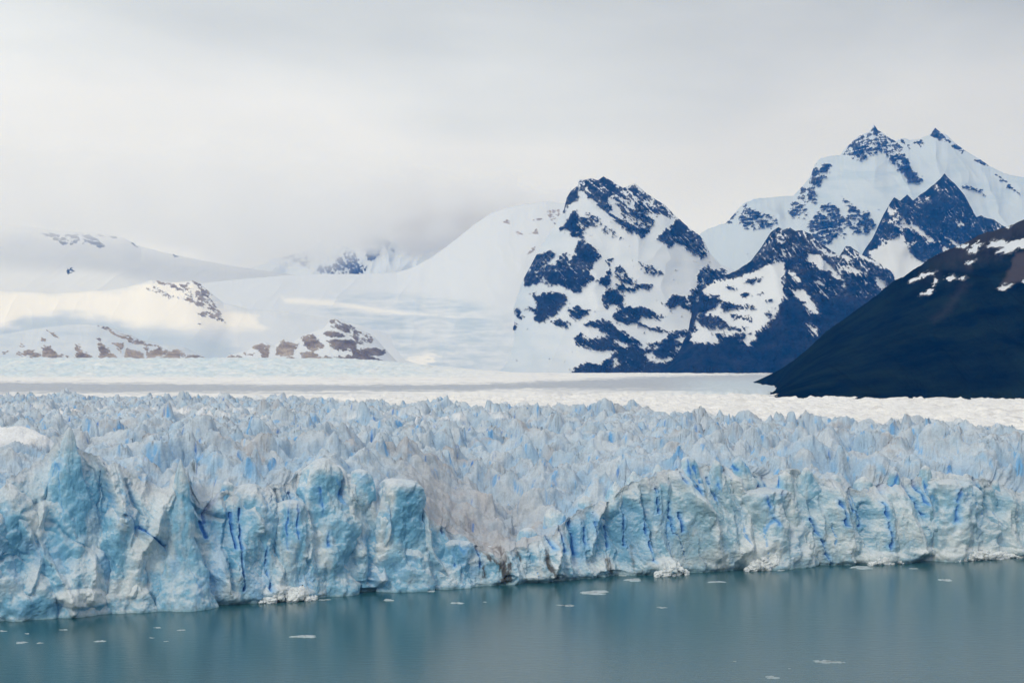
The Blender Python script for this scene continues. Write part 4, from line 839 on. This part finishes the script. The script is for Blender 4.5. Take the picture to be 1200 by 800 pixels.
# --- low left rocks
L4 = [(2, [(2, 411), (10, 412), (8, 416), (2, 415)]), (2, [(21, 403), (28, 403), (30, 406), (22, 407)]), (2, [(12, 407), (17, 408), (14, 409)]), (2, [(48, 393), (57, 398), (52, 401), (48, 399)]), (2, [(55, 387), (61, 390), (71, 396), (63, 396)]), (4, [(48, 406), (58, 406), (66, 412), (79, 420), (51, 419)]), (4, [(85, 402), (96, 405), (99, 412), (118, 421), (86, 421), (90, 412)]), (4, [(114, 403), (123, 405), (132, 414), (145, 423), (119, 422)]), (3, [(27, 409), (45, 411), (49, 418), (28, 417)]), (3, [(19, 411), (28, 414), (28, 417), (18, 416)]), (1.5, [(114, 382), (124, 383), (134, 388), (145, 391), (151, 400), (140, 395), (124, 386)]), (4, [(127, 402), (144, 402), (143, 414), (134, 408)]), (2, [(113, 397), (118, 396), (117, 400)]),
      (2, [(140, 389), (149, 391), (162, 399), (184, 406), (170, 406), (149, 401)]), (4, [(149, 409), (160, 409), (170, 418), (164, 427), (145, 426)]), (4, [(176, 410), (186, 404), (197, 412), (204, 409), (218, 413), (230, 416), (250, 429), (164, 429), (171, 419)]), (3, [(201, 394), (218, 400), (207, 404)]), (2, [(166, 407), (176, 408), (172, 413)])]
L4h = [(1.5, [(168, 423), (190, 417), (196, 416), (190, 420), (172, 425)]), (1.2, [(206, 426), (214, 418), (222, 416), (212, 424)]), (1, [(222, 422), (230, 422), (228, 425)])]
mountain('hill', 'low snowy slope with rounded grey-brown rock ribs at its foot on the left', [(-250, 400), (-60, 395), (0, 392), (40, 385), (80, 380), (114, 380), (134, 385), (150, 391), (165, 398), (190, 403), (215, 406), (240, 418), (258, 432), (280, 440)], 6400, 5950, 95, M_PALE, -250, 280, step=0.8, rowstep=.7, polys=L4, holes=L4h, ang=25, relief=8, rscale=160, tintf=lambda a, b, c, d, e: np.where(c > -.5, 0, np.clip(0.35+0.4*fbm(a/50, b/9, 4, 8), 0, .8)), seed=183, jag=.4, amp=1.1, crag=10, warp=2.6)
# --- rocky knoll
L5 = [(4, [(261, 423), (269, 416), (284, 418), (308, 428), (262, 429)]), (3, [(296, 406), (307, 402), (316, 406), (315, 420), (307, 421), (304, 411)]), (1.5, [(286, 413), (298, 412), (296, 415)]), (4, [(323, 416), (324, 405), (332, 398), (350, 403), (344, 411), (344, 417)]), (4, [(306, 427), (319, 420), (342, 418), (366, 429), (306, 430)]), (4, [(352, 396), (367, 391), (380, 405), (380, 416), (367, 411), (356, 404)]),
      (4, [(348, 413), (365, 412), (380, 418), (392, 418), (407, 411), (388, 407), (382, 399), (396, 397), (415, 399), (421, 407), (432, 407), (453, 411), (451, 417), (434, 417), (462, 424), (453, 432), (365, 431)]), (4, [(376, 390), (388, 386), (409, 393), (400, 395), (384, 394)]), (.9, [(386, 374), (394, 374), (419, 386), (438, 396), (436, 403), (421, 403), (407, 392), (388, 382)]), (1.5, [(388, 375), (396, 374), (436, 394), (430, 394)])]
L5h = [(2, [(368, 412), (376, 408), (386, 404), (391, 417), (384, 419)]), (2, [(386, 411), (408, 410), (412, 414), (402, 418), (392, 414)]), (1.2, [(342, 424), (356, 427), (348, 428)])]
def l5_tint(px, py, rock, X, Z): return 0*px+0.55*ss(360, 410, px)*(rock > 0)
mountain('hill', 'rounded rocky knoll with snow between its slabs in front of the icefall', [(240, 436), (258, 424), (268, 416), (290, 411), (300, 403), (312, 401), (322, 405), (332, 397), (345, 399), (356, 393), (368, 388), (380, 384), (387, 374), (396, 373), (420, 385), (438, 394), (448, 405), (458, 416), (468, 426), (485, 438)], 6300, 5900, 85, M_PALE, 240, 485, step=0.75, rowstep=.65, polys=L5, holes=L5h, ang=25, relief=12, rscale=140, seed=203, jag=.4, amp=1.0, crag=10, warp=2.4, tintf=l5_tint)
print('mountains', round(time.time()-T0, 1))

# ------------------------------------------------------------------ haze
def make_haze():
    import bmesh
    bm = bmesh.new(); bmesh.ops.create_cube(bm, size=1.0)
    me = bpy.data.meshes.new('haze'); bm.to_mesh(me); bm.free()
    o = bpy.data.objects.new('haze', me); COL.objects.link(o)
    zt, zb = 1850, -20
    o.location = (0, 6000, (zt+zb)/2); o.scale = (24000, 24000, zt-zb)
    m = bpy.data.materials.new('haze_air'); m.use_nodes = True; t = m.node_tree; t.nodes.clear()
    mo = N(t, 'ShaderNodeOutputMaterial'); v = N(t, 'ShaderNodeVolumePrincipled')
    v.inputs['Color'].default_value = (0.03, 0.30, 1.0, 1); v.inputs['Density'].default_value = 3.6e-5
    v.inputs['Absorption Color'].default_value = (1, 1, 1, 1); v.inputs['Anisotropy'].default_value = 0.0
    t.links.new(v.outputs[0], mo.inputs['Volume'])
    me.materials.append(m)
    tag(o, 'thin blue haze filling the valley', kind='stuff')
make_haze()
def make_cloud(loc, scl, dens, col, label, seed):
    nu, nv = 40, 20
    th = np.linspace(0, 2*np.pi, nu, endpoint=False)[None, :]; ph = np.linspace(-np.pi/2+.02, np.pi/2-.02, nv)[:, None]
    V = np.stack([np.cos(ph)*np.cos(th), np.cos(ph)*np.sin(th), np.sin(ph)+0*th], -1).astype(np.float32)
    m = bpy.data.materials.new('cloud_mist'); m.use_nodes = True; t = m.node_tree; t.nodes.clear()
    mo = N(t, 'ShaderNodeOutputMaterial'); v = N(t, 'ShaderNodeVolumePrincipled')
    tc = N(t, 'ShaderNodeTexCoord'); ln = N(t, 'ShaderNodeVectorMath', operation='LENGTH'); t.links.new(tc.outputs['Object'], ln.inputs[0])
    mp = N(t, 'ShaderNodeMapping'); mp.inputs['Location'].default_value = (seed, 0, 0); mp.inputs['Scale'].default_value = (scl[0]/scl[2]*.55, 1, 1)
    t.links.new(tc.outputs['Object'], mp.inputs['Vector'])
    n = N(t, 'ShaderNodeTexNoise'); n.inputs['Scale'].default_value = 2.2; n.inputs['Detail'].default_value = 5; t.links.new(mp.outputs[0], n.inputs['Vector'])
    a = N(t, 'ShaderNodeMath', operation='MULTIPLY_ADD'); a.inputs[1].default_value = -1.3; t.links.new(n.outputs['Fac'], a.inputs[0]); t.links.new(ln.outputs['Value'], a.inputs[2])
    r = N(t, 'ShaderNodeMapRange', interpolation_type='SMOOTHSTEP'); r.inputs['From Min'].default_value = 0.33; r.inputs['From Max'].default_value = -0.45; r.inputs['To Min'].default_value = 0.0; r.inputs['To Max'].default_value = dens
    t.links.new(a.outputs[0], r.inputs['Value']); t.links.new(r.outputs[0], v.inputs['Density'])
    v.inputs['Color'].default_value = (*col, 1); v.inputs['Absorption Color'].default_value = (1, 1, 1, 1)
    t.links.new(v.outputs[0], mo.inputs['Volume'])
    o = grid_mesh('cloud', V, m, None, None, wrap=True, flip=False)
    o.location = loc; o.scale = scl
    tag(o, label, kind='stuff')
make_cloud((-1650, 11000, 960), (1000, 450, 330), 0.0045, (1.0, 1.0, 1.0), 'thin pale mist left of the far saddle', 7.0)
make_cloud((-500, 11500, 1180), (1200, 800, 330), 0.011, (0.82, 0.90, 1.0), 'grey-blue cloud resting on the far saddle', 0.0)
make_cloud((-2400, 10100, 1130), (2700, 700, 420), 0.0027, (1.0, 1.0, 1.0), 'pale mist over the crest of the long snow mountain', 3.0)
print('done', round(time.time()-T0, 1))
